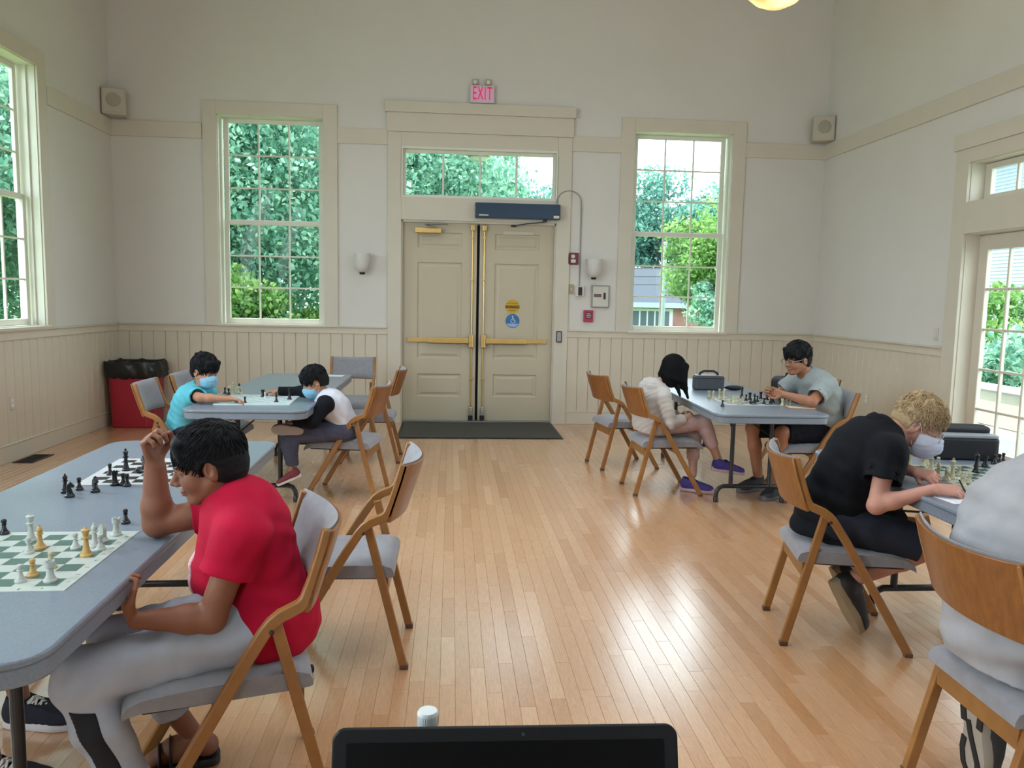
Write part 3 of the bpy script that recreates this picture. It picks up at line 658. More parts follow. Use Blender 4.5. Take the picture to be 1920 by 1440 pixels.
# pendant bowls
def bowl_mat():
    t = NT('lit alabaster bowl'); n = t.noise(5, 3); c = t.ramp(n, ((0.3, 'F0A050'), (0.7, 'FFE2B0'))); t.col(c)
    t.l(c, t.b.inputs['Emission Color']); t.b.inputs['Emission Strength'].default_value = 0.9; return t.m
m_bowl = bowl_mat()
for i, (lb, x, y) in enumerate((('glowing amber bowl pendant hanging above the right-hand tables', 2.62, 6.5), ('amber bowl pendant hanging near the camera on the right', 2.62, 2.6), ('amber bowl pendant hanging above the left tables', -1.98, 4.6), ('amber bowl pendant hanging behind the camera', -1.98, 0.6))):
    t = thing('pendant_lamp', lb, 'lamp', (x, y, 3.935), 0, 'amber bowl pendants')
    pr = [(0.0, 0.0), (0.09, 0.012), (0.17, 0.05), (0.235, 0.11), (0.27, 0.17), (0.285, 0.2), (0.278, 0.2), (0.262, 0.17), (0.226, 0.115), (0.165, 0.06), (0.0, 0.02)]
    MB().lathe(pr, 36).obj('glass_bowl', m_bowl, t, smooth=60); MB().tube([(0, 0, 0.55), (0, 0, ZC-3.935)], 0.01, 8).obj('stem', m_brass, t)
    for k in range(3):
        a = 2*PI*k/3+0.4; MB().tube([(0.28*math.cos(a), 0.28*math.sin(a), 0.195), (0, 0, 0.56)], 0.004, 6).obj('chain', m_brass, t)
    light('lamp_bulb', 'POINT', (x, y, 3.935+0.24), 3, (1.0, 0.80, 0.55), 0.08)
# red bin with black liner
t = thing('waste_bin', 'red square waste bin with a black liner in the corner', 'bin', (-3.58, 9.2, 0))
def taper(levels, n=8):
    b = MB(); V = []; F = []; m = None
    for w, d, r, z in levels:
        ring = rrect(w, d, r, n); m = len(ring); V += [(x, y, z) for x, y in ring]
    for j in range(len(levels)-1):
        for i in range(m): k = (i+1) % m; F.append((j*m+i, j*m+k, (j+1)*m+k, (j+1)*m+i))
    F += [tuple(reversed(range(m))), tuple(range((len(levels)-1)*m, len(levels)*m))]; b.add(V, F); return b
taper([(0.44, 0.40, 0.07, 0.0), (0.46, 0.42, 0.08, 0.01), (0.50, 0.44, 0.08, 0.58), (0.50, 0.44, 0.08, 0.60)]).obj('tub', mat('red bin plastic', 'A01830', 0.4, 0.05), t, smooth=40)
def liner():
    n = 72; V = []; F = []; pr = [(0.255, 0.55), (0.285, 0.57), (0.295, 0.64), (0.292, 0.70), (0.287, 0.735), (0.265, 0.74), (0.245, 0.70), (0.20, 0.60)]
    q = random.Random(3); ph = [q.random()*6 for _ in range(8)]
    for j, (r, z) in enumerate(pr):
        for i in range(n):
            a = 2*PI*i/n; s = (abs(math.cos(a))**4+abs(math.sin(a))**4)**-0.25
            w = 0.008*math.sin(9*a+ph[0]+j)+0.006*math.sin(17*a+ph[1]+2*j)+0.004*math.sin(29*a+ph[2]+3*j)
            V.append(((r*s+w)*math.cos(a)*1.04, (r*s*0.86+w)*math.sin(a), z+(w*1.5 if j in (0, 4) else 0)))
    for j in range(len(pr)-1):
        for i in range(n): k = (i+1) % n; F.append((j*n+i, j*n+k, (j+1)*n+k, (j+1)*n+i))
    F.append(tuple(range((len(pr)-1)*n, len(pr)*n))); b = MB(); b.add(V, F); return b
liner().obj('liner', mat('black bin liner', '14151A', 0.28, 0.1), t, smooth=70)

# ------------------------------------------------------------------ laptop desk in front of the camera
t = thing('folding_table', 'table edge under the open black laptop', 'table', (0.1, 0.55, 0), 0)
MB().prism(rrect(1.83, 0.86, 0.06), TH-0.05, TH).obj('tabletop', m_tt, t, bev=0.006)
for sx in (-0.8, 0.8):
    for sy in (-0.3, 0.3): MB().tube([(sx, sy, TH-0.05), (sx, sy, 0)], 0.016, 10).obj('leg', m_leg, t)
t = thing('laptop', 'open black laptop seen from its screen side', 'laptop', (0.075, 0.86, TH), math.radians(-1.0))
m_lap = mat('laptop black', '07080C', 0.5, 0.1, 10, spec=0.25); m_scr = mat('dark screen', '020204', 0.3, 0.05, spec=0.15)
MB().prism(rrect(0.432, 0.29, 0.02), 0.002, 0.022).obj('keyboard_base', m_lap, t, bev=0.003, loc=(0, -0.16, 0))
lw, lh = 0.434, 0.236
ld = thing('x', None, None); bpy.data.objects.remove(ld)
M = Matrix.Translation((0, 0.0, 0.016)) @ Matrix.Rotation(math.radians(74), 4, 'X')
b = MB(); b.M = M; b.prism([(x, y+lh/2) for x, y in rrect(lw, lh, 0.016)], -0.009, 0.0); lid = b.obj('lid', m_lap, t, bev=0.003, smooth=40)
b = MB(); b.M = M; b.prism([(x, y+lh/2) for x, y in rrect(lw-0.036, lh-0.034, 0.002)], 0.0, 0.0006); b.obj('screen', m_scr, lid)
b = MB(); b.M = M; b.prism([(x+0.02, y+lh-0.009) for x, y in disc(0.0022, 12)], 0.0, 0.0008); b.obj('webcam', mat('webcam glass', '3A4450', 0.1), lid)
MB().tube([(-0.16, 0.004, 0.02), (0.16, 0.004, 0.02)], 0.008, 10).obj('hinge', m_lap, t)
t = thing('water_bottle', 'clear water bottle with a white cap behind the laptop', 'bottle', (-0.026, 1.03, TH))
nt = NT('clear plastic'); nt.b.inputs['Base Color'].default_value = lin('E9F1F2'); nt.b.inputs['Roughness'].default_value = 0.08; nt.b.inputs['Transmission Weight'].default_value = 0.9; nt.b.inputs['IOR'].default_value = 1.2
MB().lathe([(0.030, 0.0), (0.032, 0.006), (0.032, 0.13), (0.030, 0.152), (0.023, 0.172), (0.0135, 0.184), (0.0135, 0.199)], 28).obj('body', nt.m, t, smooth=60)
pr = [(0.0145, 0.188), (0.0145, 0.206), (0.0128, 0.209), (0.0, 0.2095)]
MB().lathe(pr, 28).obj('cap', mat('white cap', 'D8DEE0', 0.4, 0.02), t, smooth=50)
b = MB()
for k in range(28):
    a = 2*PI*k/28; b.box(0.0142*math.cos(a)-0.0006, 0.0142*math.cos(a)+0.0006, 0.0142*math.sin(a)-0.0006, 0.0142*math.sin(a)+0.0006, 0.190, 0.204)
b.obj('cap_ribs', mat('white cap', 'D8DEE0'), t)
# ------------------------------------------------------------------ bags and papers on the tables
m_bagk = mat('black nylon', '14171E', 0.7, 0.1, 40, bump=0.2, bscale=400)
t = thing('carry_case', 'dark grey zip carry case with a top handle behind the girl\'s game', 'case', (2.325, 6.86, TH), math.radians(-5))
m_cs = mat('dark grey case shell', '3E434A', 0.6, 0.08, 20, bump=0.15, bscale=300)
MB().prism(rrect(0.265, 0.15, 0.03), 0, 0.125).obj('body', m_cs, t, bev=0.014, smooth=40); MB().prism(rrect(0.268, 0.153, 0.03), 0.108, 0.114).obj('zip', m_blk, t); MB().prism(rrect(0.25, 0.14, 0.03), 0.125, 0.134).obj('lid', mat('pale case lid', '6E747C', 0.5), t, bev=0.005)
MB().tube([(-0.085, 0, 0.13), (-0.075, 0, 0.152), (-0.045, 0, 0.168), (0.045, 0, 0.168), (0.075, 0, 0.152), (0.085, 0, 0.13)], 0, flat=(0.02, 0.006), up=(0, 1, 0)).obj('handle', m_blk, t)
t = thing('eyeglass_pouch', 'black pouch lying beside the grey carry case', 'pouch', (2.56, 6.84, TH), math.radians(-12))
b = MB(); b.sphere((0, 0, 0.022), (0.085, 0.04, 0.022), 20, 10); b.obj('body', m_bagk, t, smooth=80); MB().tube([(-0.14, 0.01, 0.008), (-0.1, 0.0, 0.012), (-0.06, 0.0, 0.03)], 0.006, 6).obj('strap', m_bagk, t)
t = thing('carry_case', 'open black soft case by the fair-haired boy\'s board', 'case', (2.655, 3.83, TH), math.radians(-8))
MB().prism(rrect(0.34, 0.17, 0.035), 0, 0.115).obj('body', m_bagk, t, bev=0.012, smooth=40); MB().prism(rrect(0.335, 0.16, 0.03), 0.115, 0.13).obj('silver_lining', mat('silver lining', '8F979F', 0.4, 0.1), t, bev=0.004)
b = MB(); b.M = Matrix.Translation((0, 0.06, 0.13)) @ Matrix.Rotation(math.radians(8), 4, 'X'); b.prism([(x, y+0.0) for x, y in rrect(0.34, 0.10, 0.035)], 0, 0.03); b.obj('lid', m_bagk, t, bev=0.008, smooth=40)
t = thing('backpack', 'black backpack standing on the chair beyond the man', 'bag', (3.12, 6.98, 0.459), math.radians(5))
MB().prism(rrect(0.22, 0.30, 0.06), 0, 0.40).obj('body', m_bagk, t, bev=0.05, seg=4, smooth=50); MB().prism(rrect(0.06, 0.22, 0.02), 0.05, 0.22).obj('pocket', m_bagk, t, bev=0.02, seg=3, loc=(-0.12, 0, 0)); MB().tube([(0.0, -0.05, 0.39), (0.0, -0.03, 0.43), (0.0, 0.03, 0.43), (0.0, 0.05, 0.39)], 0.008, 8).obj('grab_handle', m_bagk, t)
m_pap = mat('white paper', 'DAD9E0', 0.8, 0.02); m_line = mat('ruled ink', '8E93A8', 0.8)
def sheet(lb, x, y, rz, w=0.14, h=0.21):
    t = thing('score_sheet', lb, 'paper', (x, y, TH), rz); MB().box(-w/2, w/2, -h/2, h/2, 0.0, 0.0012).obj('page', m_pap, t)
    b = MB()
    for k in range(12): b.box(-w*0.42, w*0.42, -h*0.4+k*h*0.07, -h*0.4+k*h*0.07+0.0008, 0.0012, 0.0015)
    b.obj('ruled_lines', m_line, t)
sheet('white score sheet under the writing hand of the fair-haired boy', 2.11, 2.985, 0.1, 0.22, 0.16)
sheet('white slip of paper at the far end beyond the masked boys', -1.15, 7.72, 1.5)
t = thing('score_book', 'thin brown score book under the elbow of the man', 'book', (2.655, 5.70, TH), math.radians(-8))
MB().box(-0.10, 0.10, -0.07, 0.07, 0, 0.004).obj('cover', mat('brown card', '8A6A50', 0.6), t); MB().box(-0.095, 0.095, -0.066, 0.066, 0.004, 0.007).obj('page', mat('cream page', 'C8B8A0', 0.8), t)
t = thing('cloth_pouch', 'small pink pouch on the table below the fair-haired boy\'s chin', 'pouch', (2.33, 3.86, TH)); b = MB(); b.sphere((0, 0, 0.035), (0.05, 0.035, 0.035), 18, 10); b.obj('body', mat('pink cloth', 'C2506A', 0.8), t, smooth=80); MB().tube([(0.0, 0, 0.065), (0.01, 0, 0.085)], 0.006, 6).obj('drawstring', m_pap, t)
# ------------------------------------------------------------------ chess: boards and pieces
m_cb = mat('black chess plastic', '0D0E12', 0.32, 0.1, 20); m_cwt = mat('white chess plastic', 'B4BAB4', 0.35, 0.03); m_ccr = mat('cream chess plastic', 'B8B392', 0.35, 0.04); m_ctn = mat('tan chess plastic', 'BC9A5C', 0.4, 0.04)
def cpiece(kind):
    base = [(0.0, 0), (.0172, 0), (.0175, .004), (.0165, .007), (.0135, .0095), (.0135, .0115)]
    b = MB()
    if kind == 'pawn': base = [(r*.86, z*.9) for r, z in base]+[(.0085, .0145), (.006, .022), (.0052, .029), (.0082, .031), (.0082, .033), (.005, .0345), (.0075, .038), (.0084, .0425), (.0068, .0472), (.0, .0495)]
    elif kind == 'rook': base += [(.0105, .016), (.0092, .026), (.0088, .038), (.0122, .041), (.0125, .0545), (.0098, .0545), (.0095, .050), (.0, .0495)]
    elif kind == 'bishop': base += [(.0095, .017), (.0068, .030), (.0058, .042), (.0105, .0445), (.0105, .047), (.006, .049), (.0088, .054), (.0092, .059), (.0062, .066), (.003, .0695), (.0035, .0715), (.002, .0738), (.0, .074)]
    elif kind == 'queen': base += [(.0105, .018), (.0075, .035), (.0066, .052), (.0120, .055), (.0120, .058), (.007, .060), (.0085, .068), (.0128, .0795), (.0110, .0805), (.006, .082), (.003, .0835), (.0036, .0855), (.002, .0878), (.0, .088)]
    elif kind == 'king': base += [(.0105, .018), (.0078, .036), (.0070, .056), (.0122, .059), (.0122, .062), (.0072, .064), (.0088, .072), (.0115, .083), (.0085, .0855), (.004, .088), (.0, .0885)]
    elif kind == 'knight': base += [(.0115, .0145), (.010, .0175), (.0, .0185)]
    b.lathe(base, 18)
    if kind == 'king': b.box(-.0018, .0018, -.0018, .0018, .086, .0985); b.box(-.0052, .0052, -.0018, .0018, .0905, .0945)
    if kind == 'rook':
        for k in range(6): a = 2*PI*k/6; b.M = Matrix.Rotation(a, 4, 'Z'); b.box(.0096, .0128, -.0035, .0035, .054, .0578); b.M = None
    if kind == 'knight':
        pr = [(-.010, .017), (.010, .017), (.0085, .026), (.0045, .033), (.0055, .036), (.013, .0345), (.0165, .038), (.0155, .043), (.009, .051), (.0045, .0555), (.002, .0615), (-.001, .056), (-.006, .052), (-.0105, .044), (-.0120, .034), (-.0115, .025)]
        n = len(pr); V = []
        for y, g in ((-.0062, .88), (-.0035, 1.0), (.0035, 1.0), (.0062, .88)): V += [(.0005+(x-.0005)*g, y, .036+(z-.036)*g if z > .02 else z) for x, z in pr]
        b.add(V, [(j*n+i, j*n+(i+1) % n, (j+1)*n+(i+1) % n, (j+1)*n+i) for j in range(3) for i in range(n)]+[tuple(range(n)), tuple(reversed(range(3*n, 4*n)))])
    return b.mesh('chess_'+kind, 42)
_cm = {}
def piece(kind, m, x, y, label, group, z=TH+.002, rz=0.0, tilt=None):
    key = (kind, m.name)
    if key not in _cm:
        o = link('chess_'+kind, cpiece(kind), m); _cm[key] = o
    else: o = _cm[key].copy(); COL.objects.link(o)
    o.location = (x, y, z); o.rotation_euler = tilt if tilt else (0, 0, rz)
    return tag(o, label, 'chess piece', group)
def board_mat(name, dark, lightc, sq=.0572):
    t = NT(name); t.b.inputs['Roughness'].default_value = 0.35
    tc = t.n('ShaderNodeTexCoord'); sp = t.n('ShaderNodeSeparateXYZ'); t.l(tc.outputs['Object'], sp.inputs[0])
    fx = t.math('FLOOR', t.math('DIVIDE', sp.outputs[0], sq)); fy = t.math('FLOOR', t.math('DIVIDE', sp.outputs[1], sq))
    par = t.math('MODULO', t.math('ADD', t.math('ADD', fx, fy), 100), 2)
    ins = t.math('MULTIPLY', t.math('LESS_THAN', t.math('ABSOLUTE', sp.outputs[0]), sq*4), t.math('LESS_THAN', t.math('ABSOLUTE', sp.outputs[1]), sq*4))
    msk = t.math('MULTIPLY', par, ins); n = t.noise(20, 3)
    t.col(t.mix(msk, lightc, t.ramp(n, ((.3, dark), (.8, dark))))); t.bump(t.noise(300, 2), .08, .001); return t.m
def board(lb, x, y, rz, dark, lightc, nm, notation=False, crumple=0.0):
    t = thing('chess_board', lb, 'chess board', (x, y, TH), math.radians(rz)); n = 27 if crumple else 3; h = .262
    q = random.Random(9); ph = [(q.uniform(-60, 60), q.uniform(-60, 60), q.random()*6) for _ in range(7)]
    def z(u, v): return .0018+(crumple*sum(abs(math.sin(a*u+b*v+c)) for a, b, c in ph)/7 if crumple else 0)
    g = np.linspace(-h, h, n); V = [(u, v, z(u, v)) for v in g for u in g]; F = [(j*n+i, j*n+i+1, (j+1)*n+i+1, (j+1)*n+i) for j in range(n-1) for i in range(n-1)]
    ring = [i for i in range(n)]+[j*n+n-1 for j in range(1, n)]+[(n-1)*n+i for i in range(n-2, -1, -1)]+[j*n for j in range(n-2, 0, -1)]
    m0 = len(V); V += [(V[i][0], V[i][1], 0) for i in ring]; F += [(ring[i], m0+i, m0+(i+1) % len(ring), ring[(i+1) % len(ring)]) for i in range(len(ring))]
    b = MB(); b.add(V, F); b.obj('vinyl_mat', board_mat(nm, dark, lightc), t, smooth=60 if crumple else None)
    if notation:
        for i, ch in enumerate('12345678'): link('notation', text_mesh(ch, .016, .0004), m_ink2, t, (.245, -.2+.0572*i, .0022), (0, 0, PI/2))
        for i, ch in enumerate('abcdefgh'): link('notation', text_mesh(ch, .016, .0004), m_ink2, t, (-.2+.0572*i, -.245, .0022), (0, 0, 0))
    return t
m_ink2 = mat('grey print', '7E8A84', 0.6)
board('green and white vinyl chess board in front of the red-shirted boy', -1.262, 2.298, 1.2, '4A6862', 'B4BEB8', 'green board print', True)
board('black and white chess board behind the raised forearm of the red-shirted boy', -1.255, 3.470, 4, '24262A', 'BFC3C6', 'black board print')
board('crumpled pale chess board between the two masked boys', -1.405, 5.845, 2, 'A9BFC4', 'C6D2D4', 'pale board print', crumple=.012)
board('chess board between the girl and the man in glasses', 2.395, 6.06, -2, '5E6E6C', 'B4BCC0', 'grey green board print')
board('dark green chess board in front of the fair-haired boy', 2.485, 3.375, 0, '3C5450', 'A9AEA4', 'dark green board print')
G1 = 'chess pieces at the front left table'
P = piece
P('pawn', m_cb, -1.41, 2.536, 'black pawn at the far left corner of the green board', G1)
P('queen', m_cwt, -1.291, 2.462, 'tall white queen on the green board, leftmost tall piece', G1)
P('pawn', m_cwt, -1.237, 2.345, 'white pawn in front of the tall white queen', G1)
P('bishop', m_ctn, -1.227, 2.388, 'pale tan bishop just right of the white queen', G1)
P('pawn', m_cwt, -1.124, 2.386, 'lone white pawn in mid green board left of the tan queen', G1)
P('queen', m_ctn, -1.061, 2.316, 'tan queen on the right side of the green board', G1)
P('bishop', m_cwt, -1.076, 2.404, 'white bishop directly behind the tan queen', G1)
P('pawn', m_cwt, -1.045, 2.372, 'white pawn tucked behind the right of the tan queen', G1)
P('knight', m_cwt, -1.072, 2.452, 'white knight behind the tan queen and bishop', G1, rz=2.6)
P('rook', m_cwt, -1.058, 2.517, 'white rook at the far right corner of the green board', G1)
P('pawn', m_cb, -1.085, 2.656, 'black pawn standing off the green board near the elbow', G1)
P('pawn', m_cwt, -1.137, 2.107, 'white pawn nearest the front edge of the green board', G1)
P('pawn', m_ctn, -1.128, 2.151, 'tan pawn beside the front white pawn', G1)
P('pawn', m_ccr, -1.110, 2.215, 'cream pawn behind the front white rook', G1)
P('rook', m_cwt, -1.061, 2.108, 'white rook nearest the table edge on the green board', G1)
G2 = 'black pieces at the black and white board'
P('king', m_cb, -1.405, 3.462, 'tall black king on the black and white board', G2)
P('pawn', m_cb, -1.437, 3.377, 'black pawn just left of the tall black king', G2)
P('rook', m_cb, -1.343, 3.196, 'black rook at the near edge of the black and white board', G2)
P('pawn', m_cb, -1.310, 3.196, 'black pawn right beside the black rook at the board edge', G2)
P('pawn', m_cb, -1.288, 3.180, 'black pawn nearest the raised forearm', G2)
P('knight', m_cb, -1.340, 3.489, 'black knight half hidden by the raised forearm', G2, rz=2.5)
P('pawn', m_cb, -1.334, 3.415, 'black pawn lying on its side before the black knight', G2, TH+.015, tilt=(PI/2, 0.1, 0.9))
P('knight', m_cb, -1.43, 3.009, 'front black knight of the pair off the board at left', G2, rz=.4)
P('bishop', m_cb, -1.477, 3.075, 'black bishop behind the off-board black knight', G2)
P('pawn', m_cb, -1.445, 3.118, 'black pawn standing off board beside the black bishop', G2)
P('knight', m_cb, -1.371, 3.086, 'single black knight in front of the board\'s left corner', G2, rz=-.6)
G3 = 'chess pieces between the two masked boys'
for k, (kd, mm, x, y, lb) in enumerate((('pawn', m_cb, -1.745, 6.176, 'small black pawn at the far left of the crumpled board'), ('pawn', m_cb, -1.702, 6.121, 'black pawn next to the cream rook cluster'), ('bishop', m_cb, -1.660, 6.262, 'black bishop behind the cream rook cluster'),
        ('rook', m_ccr, -1.675, 6.124, 'cream rook at the front of the pale cluster'), ('queen', m_ccr, -1.690, 6.20, 'tall cream queen in the pale cluster'), ('rook', m_ccr, -1.645, 6.19, 'cream rook at the right of the pale cluster'), ('knight', m_ccr, -1.725, 6.225, 'cream knight at the back left of the pale cluster'), ('pawn', m_ccr, -1.61, 6.14, 'cream pawn right of the pale cluster'),
        ('pawn', m_cb, -1.452, 5.625, 'black pawn at the fingertips of the boy in turquoise'), ('rook', m_cb, -1.41, 5.975, 'black rook left of the raglan boy\'s reaching hand'), ('bishop', m_cb, -1.248, 5.69, 'black bishop at the near side of the crumpled board'), ('king', m_cb, -1.187, 5.848, 'black king in front of the raglan boy\'s sleeve'), ('pawn', m_cwt, -1.375, 5.90, 'white pawn under the raglan boy\'s reaching hand'))):
    P(kd, mm, x, y, lb, G3, TH+.006, rz=k)
G4 = 'chess pieces between the girl and the man'
for k, (kd, mm, x, y, lb) in enumerate((('rook', m_ccr, 2.135, 6.266, 'cream rook below the grey carry case, farthest left'), ('knight', m_ccr, 2.165, 6.246, 'cream knight beside the leftmost cream rook'), ('queen', m_ccr, 2.187, 6.162, 'tall cream queen on the girl\'s side of the board'), ('bishop', m_ccr, 2.222, 6.172, 'cream bishop right beside the cream queen'), ('king', m_ccr, 2.205, 6.105, 'cream king in front of the cream queen'), ('pawn', m_ccr, 2.228, 6.035, 'cream pawn in front of the cream king'),
        ('pawn', m_cb, 2.061, 5.73, 'lone black pawn off the board near the girl\'s table edge'), ('rook', m_ccr, 2.222, 5.933, 'cream rook nearest the table corner'), ('knight', m_ccr, 2.270, 5.985, 'cream knight right of the nearest cream rook'), ('pawn', m_ccr, 2.305, 5.965, 'cream pawn facing the black pieces'),
        ('king', m_cb, 2.42, 6.280, 'black king at the far side of the black army'), ('pawn', m_cb, 2.386, 6.098, 'front black pawn opposite the cream king'), ('rook', m_cb, 2.439, 6.154, 'black rook behind the front black pawn'), ('bishop', m_cb, 2.405, 5.971, 'black bishop in the middle of the black army'), ('pawn', m_cb, 2.45, 6.025, 'black pawn behind the middle black bishop'), ('rook', m_cb, 2.556, 6.217, 'black rook by the man\'s far hand'), ('pawn', m_cb, 2.454, 5.90, 'black pawn at the near front of the black army'),
        ('queen', m_cb, 2.575, 6.139, 'tall black queen before the man\'s clasped hands'), ('pawn', m_cb, 2.520, 5.929, 'black pawn second from the near end of the back row'), ('knight', m_cb, 2.565, 5.995, 'black knight below the man\'s clasped hands'), ('rook', m_cb, 2.598, 5.925, 'black rook nearest the man\'s elbow'), ('pawn', m_cb, 2.345, 5.90, 'black pawn lying flat at the near edge of the board'),
        ('rook', m_ccr, 2.560, 5.80, 'captured cream rook left of two others near the elbow'), ('knight', m_ccr, 2.598, 5.812, 'captured cream knight between two others near the elbow'), ('pawn', m_ccr, 2.632, 5.822, 'captured cream pawn closest to the elbow'))):
    fl_ = 'lying flat' in lb; P(kd, mm, x, y, lb, G4, TH+(.015 if fl_ else .002), rz=k*.7, tilt=(PI/2, 0, .5) if fl_ else None)
G5 = 'chess pieces at the fair-haired boy\'s board'
for k, (kd, mm, x, y, lb) in enumerate((('rook', m_ccr, 2.254, 3.61, 'cream rook in the corner under the fair-haired boy\'s chin'), ('pawn', m_ccr, 2.318, 3.60, 'cream pawn right of the corner rook'), ('bishop', m_ccr, 2.352, 3.625, 'cream bishop behind the cream pawn under the mask'), ('queen', m_ccr, 2.303, 3.512, 'tall cream queen just below the white mask'), ('pawn', m_ccr, 2.389, 3.590, 'cream pawn right of the queen below the mask'),
        ('knight', m_ccr, 2.243, 3.301, 'cream knight before the cream king'), ('king', m_ccr, 2.285, 3.325, 'tall cream king in the middle of the board'), ('pawn', m_ccr, 2.361, 3.390, 'cream pawn right behind the cream king'), ('bishop', m_ccr, 2.238, 3.355, 'cream bishop left of the cream king'), ('rook', m_ccr, 2.240, 3.185, 'cream rook at the near corner by the writing hand'), ('pawn', m_ccr, 2.312, 3.245, 'cream pawn beside the near corner rook'),
        ('king', m_cb, 2.499, 3.467, 'tall black king facing the cream king'), ('pawn', m_cb, 2.590, 3.590, 'black pawn behind the tall black king'), ('rook', m_cb, 2.640, 3.60, 'black rook below the open black case'), ('pawn', m_cb, 2.735, 3.665, 'black pawn, left of three beyond the board by the case'), ('pawn', m_cb, 2.772, 3.68, 'black pawn, middle of three beyond the board by the case'), ('pawn', m_cb, 2.808, 3.70, 'black pawn, right of three beyond the board by the case'))):
    P(kd, mm, x, y, lb, G5, TH+.002, rz=k*.9)
P('king', m_cb, -.545, 3.075, 'black king lying on the wooden floor behind the red-shirted boy\'s chair', None, .0175, tilt=(1.46, 0, -.95))
# ------------------------------------------------------------------ smooth bodies: blended distance fields meshed with surface nets
V3 = lambda *a: np.array(a, float)
def unit(v): v = np.asarray(v, float); return v/np.linalg.norm(v)
class Shape:
    def __init__(s): s.ops = []; s.clips = []
    def cone(s, a, b, ra, rb=None, k=0.02, sub=False, cap=False):
        a, b = np.asarray(a, float), np.asarray(b, float); rb = ra if rb is None else rb
        s.ops.append(('c', a, b, ra, rb, k, sub, cap, np.minimum(a, b)-max(ra, rb), np.maximum(a, b)+max(ra, rb))); return s
    def chain(s, pts, rs, k=0.02):
        for i in range(len(pts)-1): s.cone(pts[i], pts[i+1], rs[i], rs[i+1], k)
        return s
    def ell(s, c, r, R=None, k=0.02, sub=False):
        c = np.asarray(c, float); r = np.asarray(r, float) if np.ndim(r) else np.full(3, float(r)); R = np.eye(3) if R is None else np.asarray(R, float)
        e = np.sqrt(((R*r[:, None])**2).sum(0)); s.ops.append(('e', c, r, R, None, k, sub, False, c-e, c+e)); return s
    def clip(s, p, n, lo=None, hi=None): s.clips.append((np.asarray(p, float), unit(n))); return s
    def build(s, h, pad=0.012, fold=0.0, seed=0, freq=1.0):
        adds = [o for o in s.ops if not o[6]]
        lo = np.min([o[8] for o in adds], 0)-pad-2*h; hi = np.max([o[9] for o in adds], 0)+pad+2*h
        for p, n in s.clips:                                   # tighten the box behind axis-aligned cuts
            for a in range(3):
                if abs(n[a]) > 0.999:
                    if n[a] > 0: hi[a] = min(hi[a], p[a]+2*h)
                    else: lo[a] = max(lo[a], p[a]-2*h)
        N = np.ceil((hi-lo)/h).astype(int)+1
        ax = [(lo[i]+h*np.arange(N[i])).astype(np.float32) for i in range(3)]
        D = np.full(N, 0.08, np.float32)
        for kind, A, B, C, E, k, sub, cap, bl, bh in s.ops:
            m = k+3*h
            i0 = np.maximum(((bl-m-lo)/h).astype(int), 0); i1 = np.minimum(((bh+m-lo)/h).astype(int)+2, N)
            if (i1 <= i0).any(): continue
            sl = tuple(slice(i0[i], i1[i]) for i in range(3))
            x, y, z = ax[0][sl[0]][:, None, None], ax[1][sl[1]][None, :, None], ax[2][sl[2]][None, None, :]
            if kind == 'c':
                ba = (B-A).astype(np.float32); L2 = float(ba @ ba)+1e-12
                px, py, pz = x-np.float32(A[0]), y-np.float32(A[1]), z-np.float32(A[2])
                t = (px*ba[0]+py*ba[1]+pz*ba[2])/np.float32(L2); tc = np.clip(t, 0, 1)
                d = np.sqrt((px-tc*ba[0])**2+(py-tc*ba[1])**2+(pz-tc*ba[2])**2)-(np.float32(C)+tc*np.float32(E-C))
                if cap: d = np.maximum(d, (t-1)*np.float32(math.sqrt(L2)))
            else:
                px, py, pz = x-np.float32(A[0]), y-np.float32(A[1]), z-np.float32(A[2]); q = []
                for i in range(3): q.append(px*np.float32(C[i, 0])+py*np.float32(C[i, 1])+pz*np.float32(C[i, 2]))
                r = B.astype(np.float32)
                k0 = np.sqrt((q[0]/r[0])**2+(q[1]/r[1])**2+(q[2]/r[2])**2); k1 = np.sqrt((q[0]/r[0]**2)**2+(q[1]/r[1]**2)**2+(q[2]/r[2]**2)**2)+1e-6
                d = k0*(k0-1)/k1
            O = D[sl]
            if sub:
                hh = np.maximum(k-np.abs(O+d), 0)/k if k > 0 else 0; D[sl] = np.maximum(O, -d)+hh*hh*k*0.25
            else:
                hh = np.maximum(k-np.abs(O-d), 0)/k if k > 0 else 0; D[sl] = np.minimum(O, d)-hh*hh*k*0.25
        X, Y, Z = ax[0][:, None, None], ax[1][None, :, None], ax[2][None, None, :]
        if fold:
            q = np.random.RandomState(seed); F = 0
            for i in range(3):
                w = q.normal(size=3)*np.array([26, 26, 44])*freq*(1+0.5*i); v = q.normal(size=3)*18*freq; ph = q.rand(2)*6
                F = F+np.sin((w[0]*X+w[1]*Y+w[2]*Z+ph[0]+1.6*np.sin(v[0]*X+v[1]*Y+v[2]*Z+ph[1])).astype(np.float32))/(1+0.4*i)
            D += np.float32(fold*0.5)*F
        for p, n in s.clips: D = np.maximum(D, ((X-p[0])*n[0]+(Y-p[1])*n[1]+(Z-p[2])*n[2]).astype(np.float32))
        D[0] = D[-1] = 0.05; D[:, 0] = D[:, -1] = 0.05; D[:, :, 0] = D[:, :, -1] = 0.05
        return nets(D, lo, h)
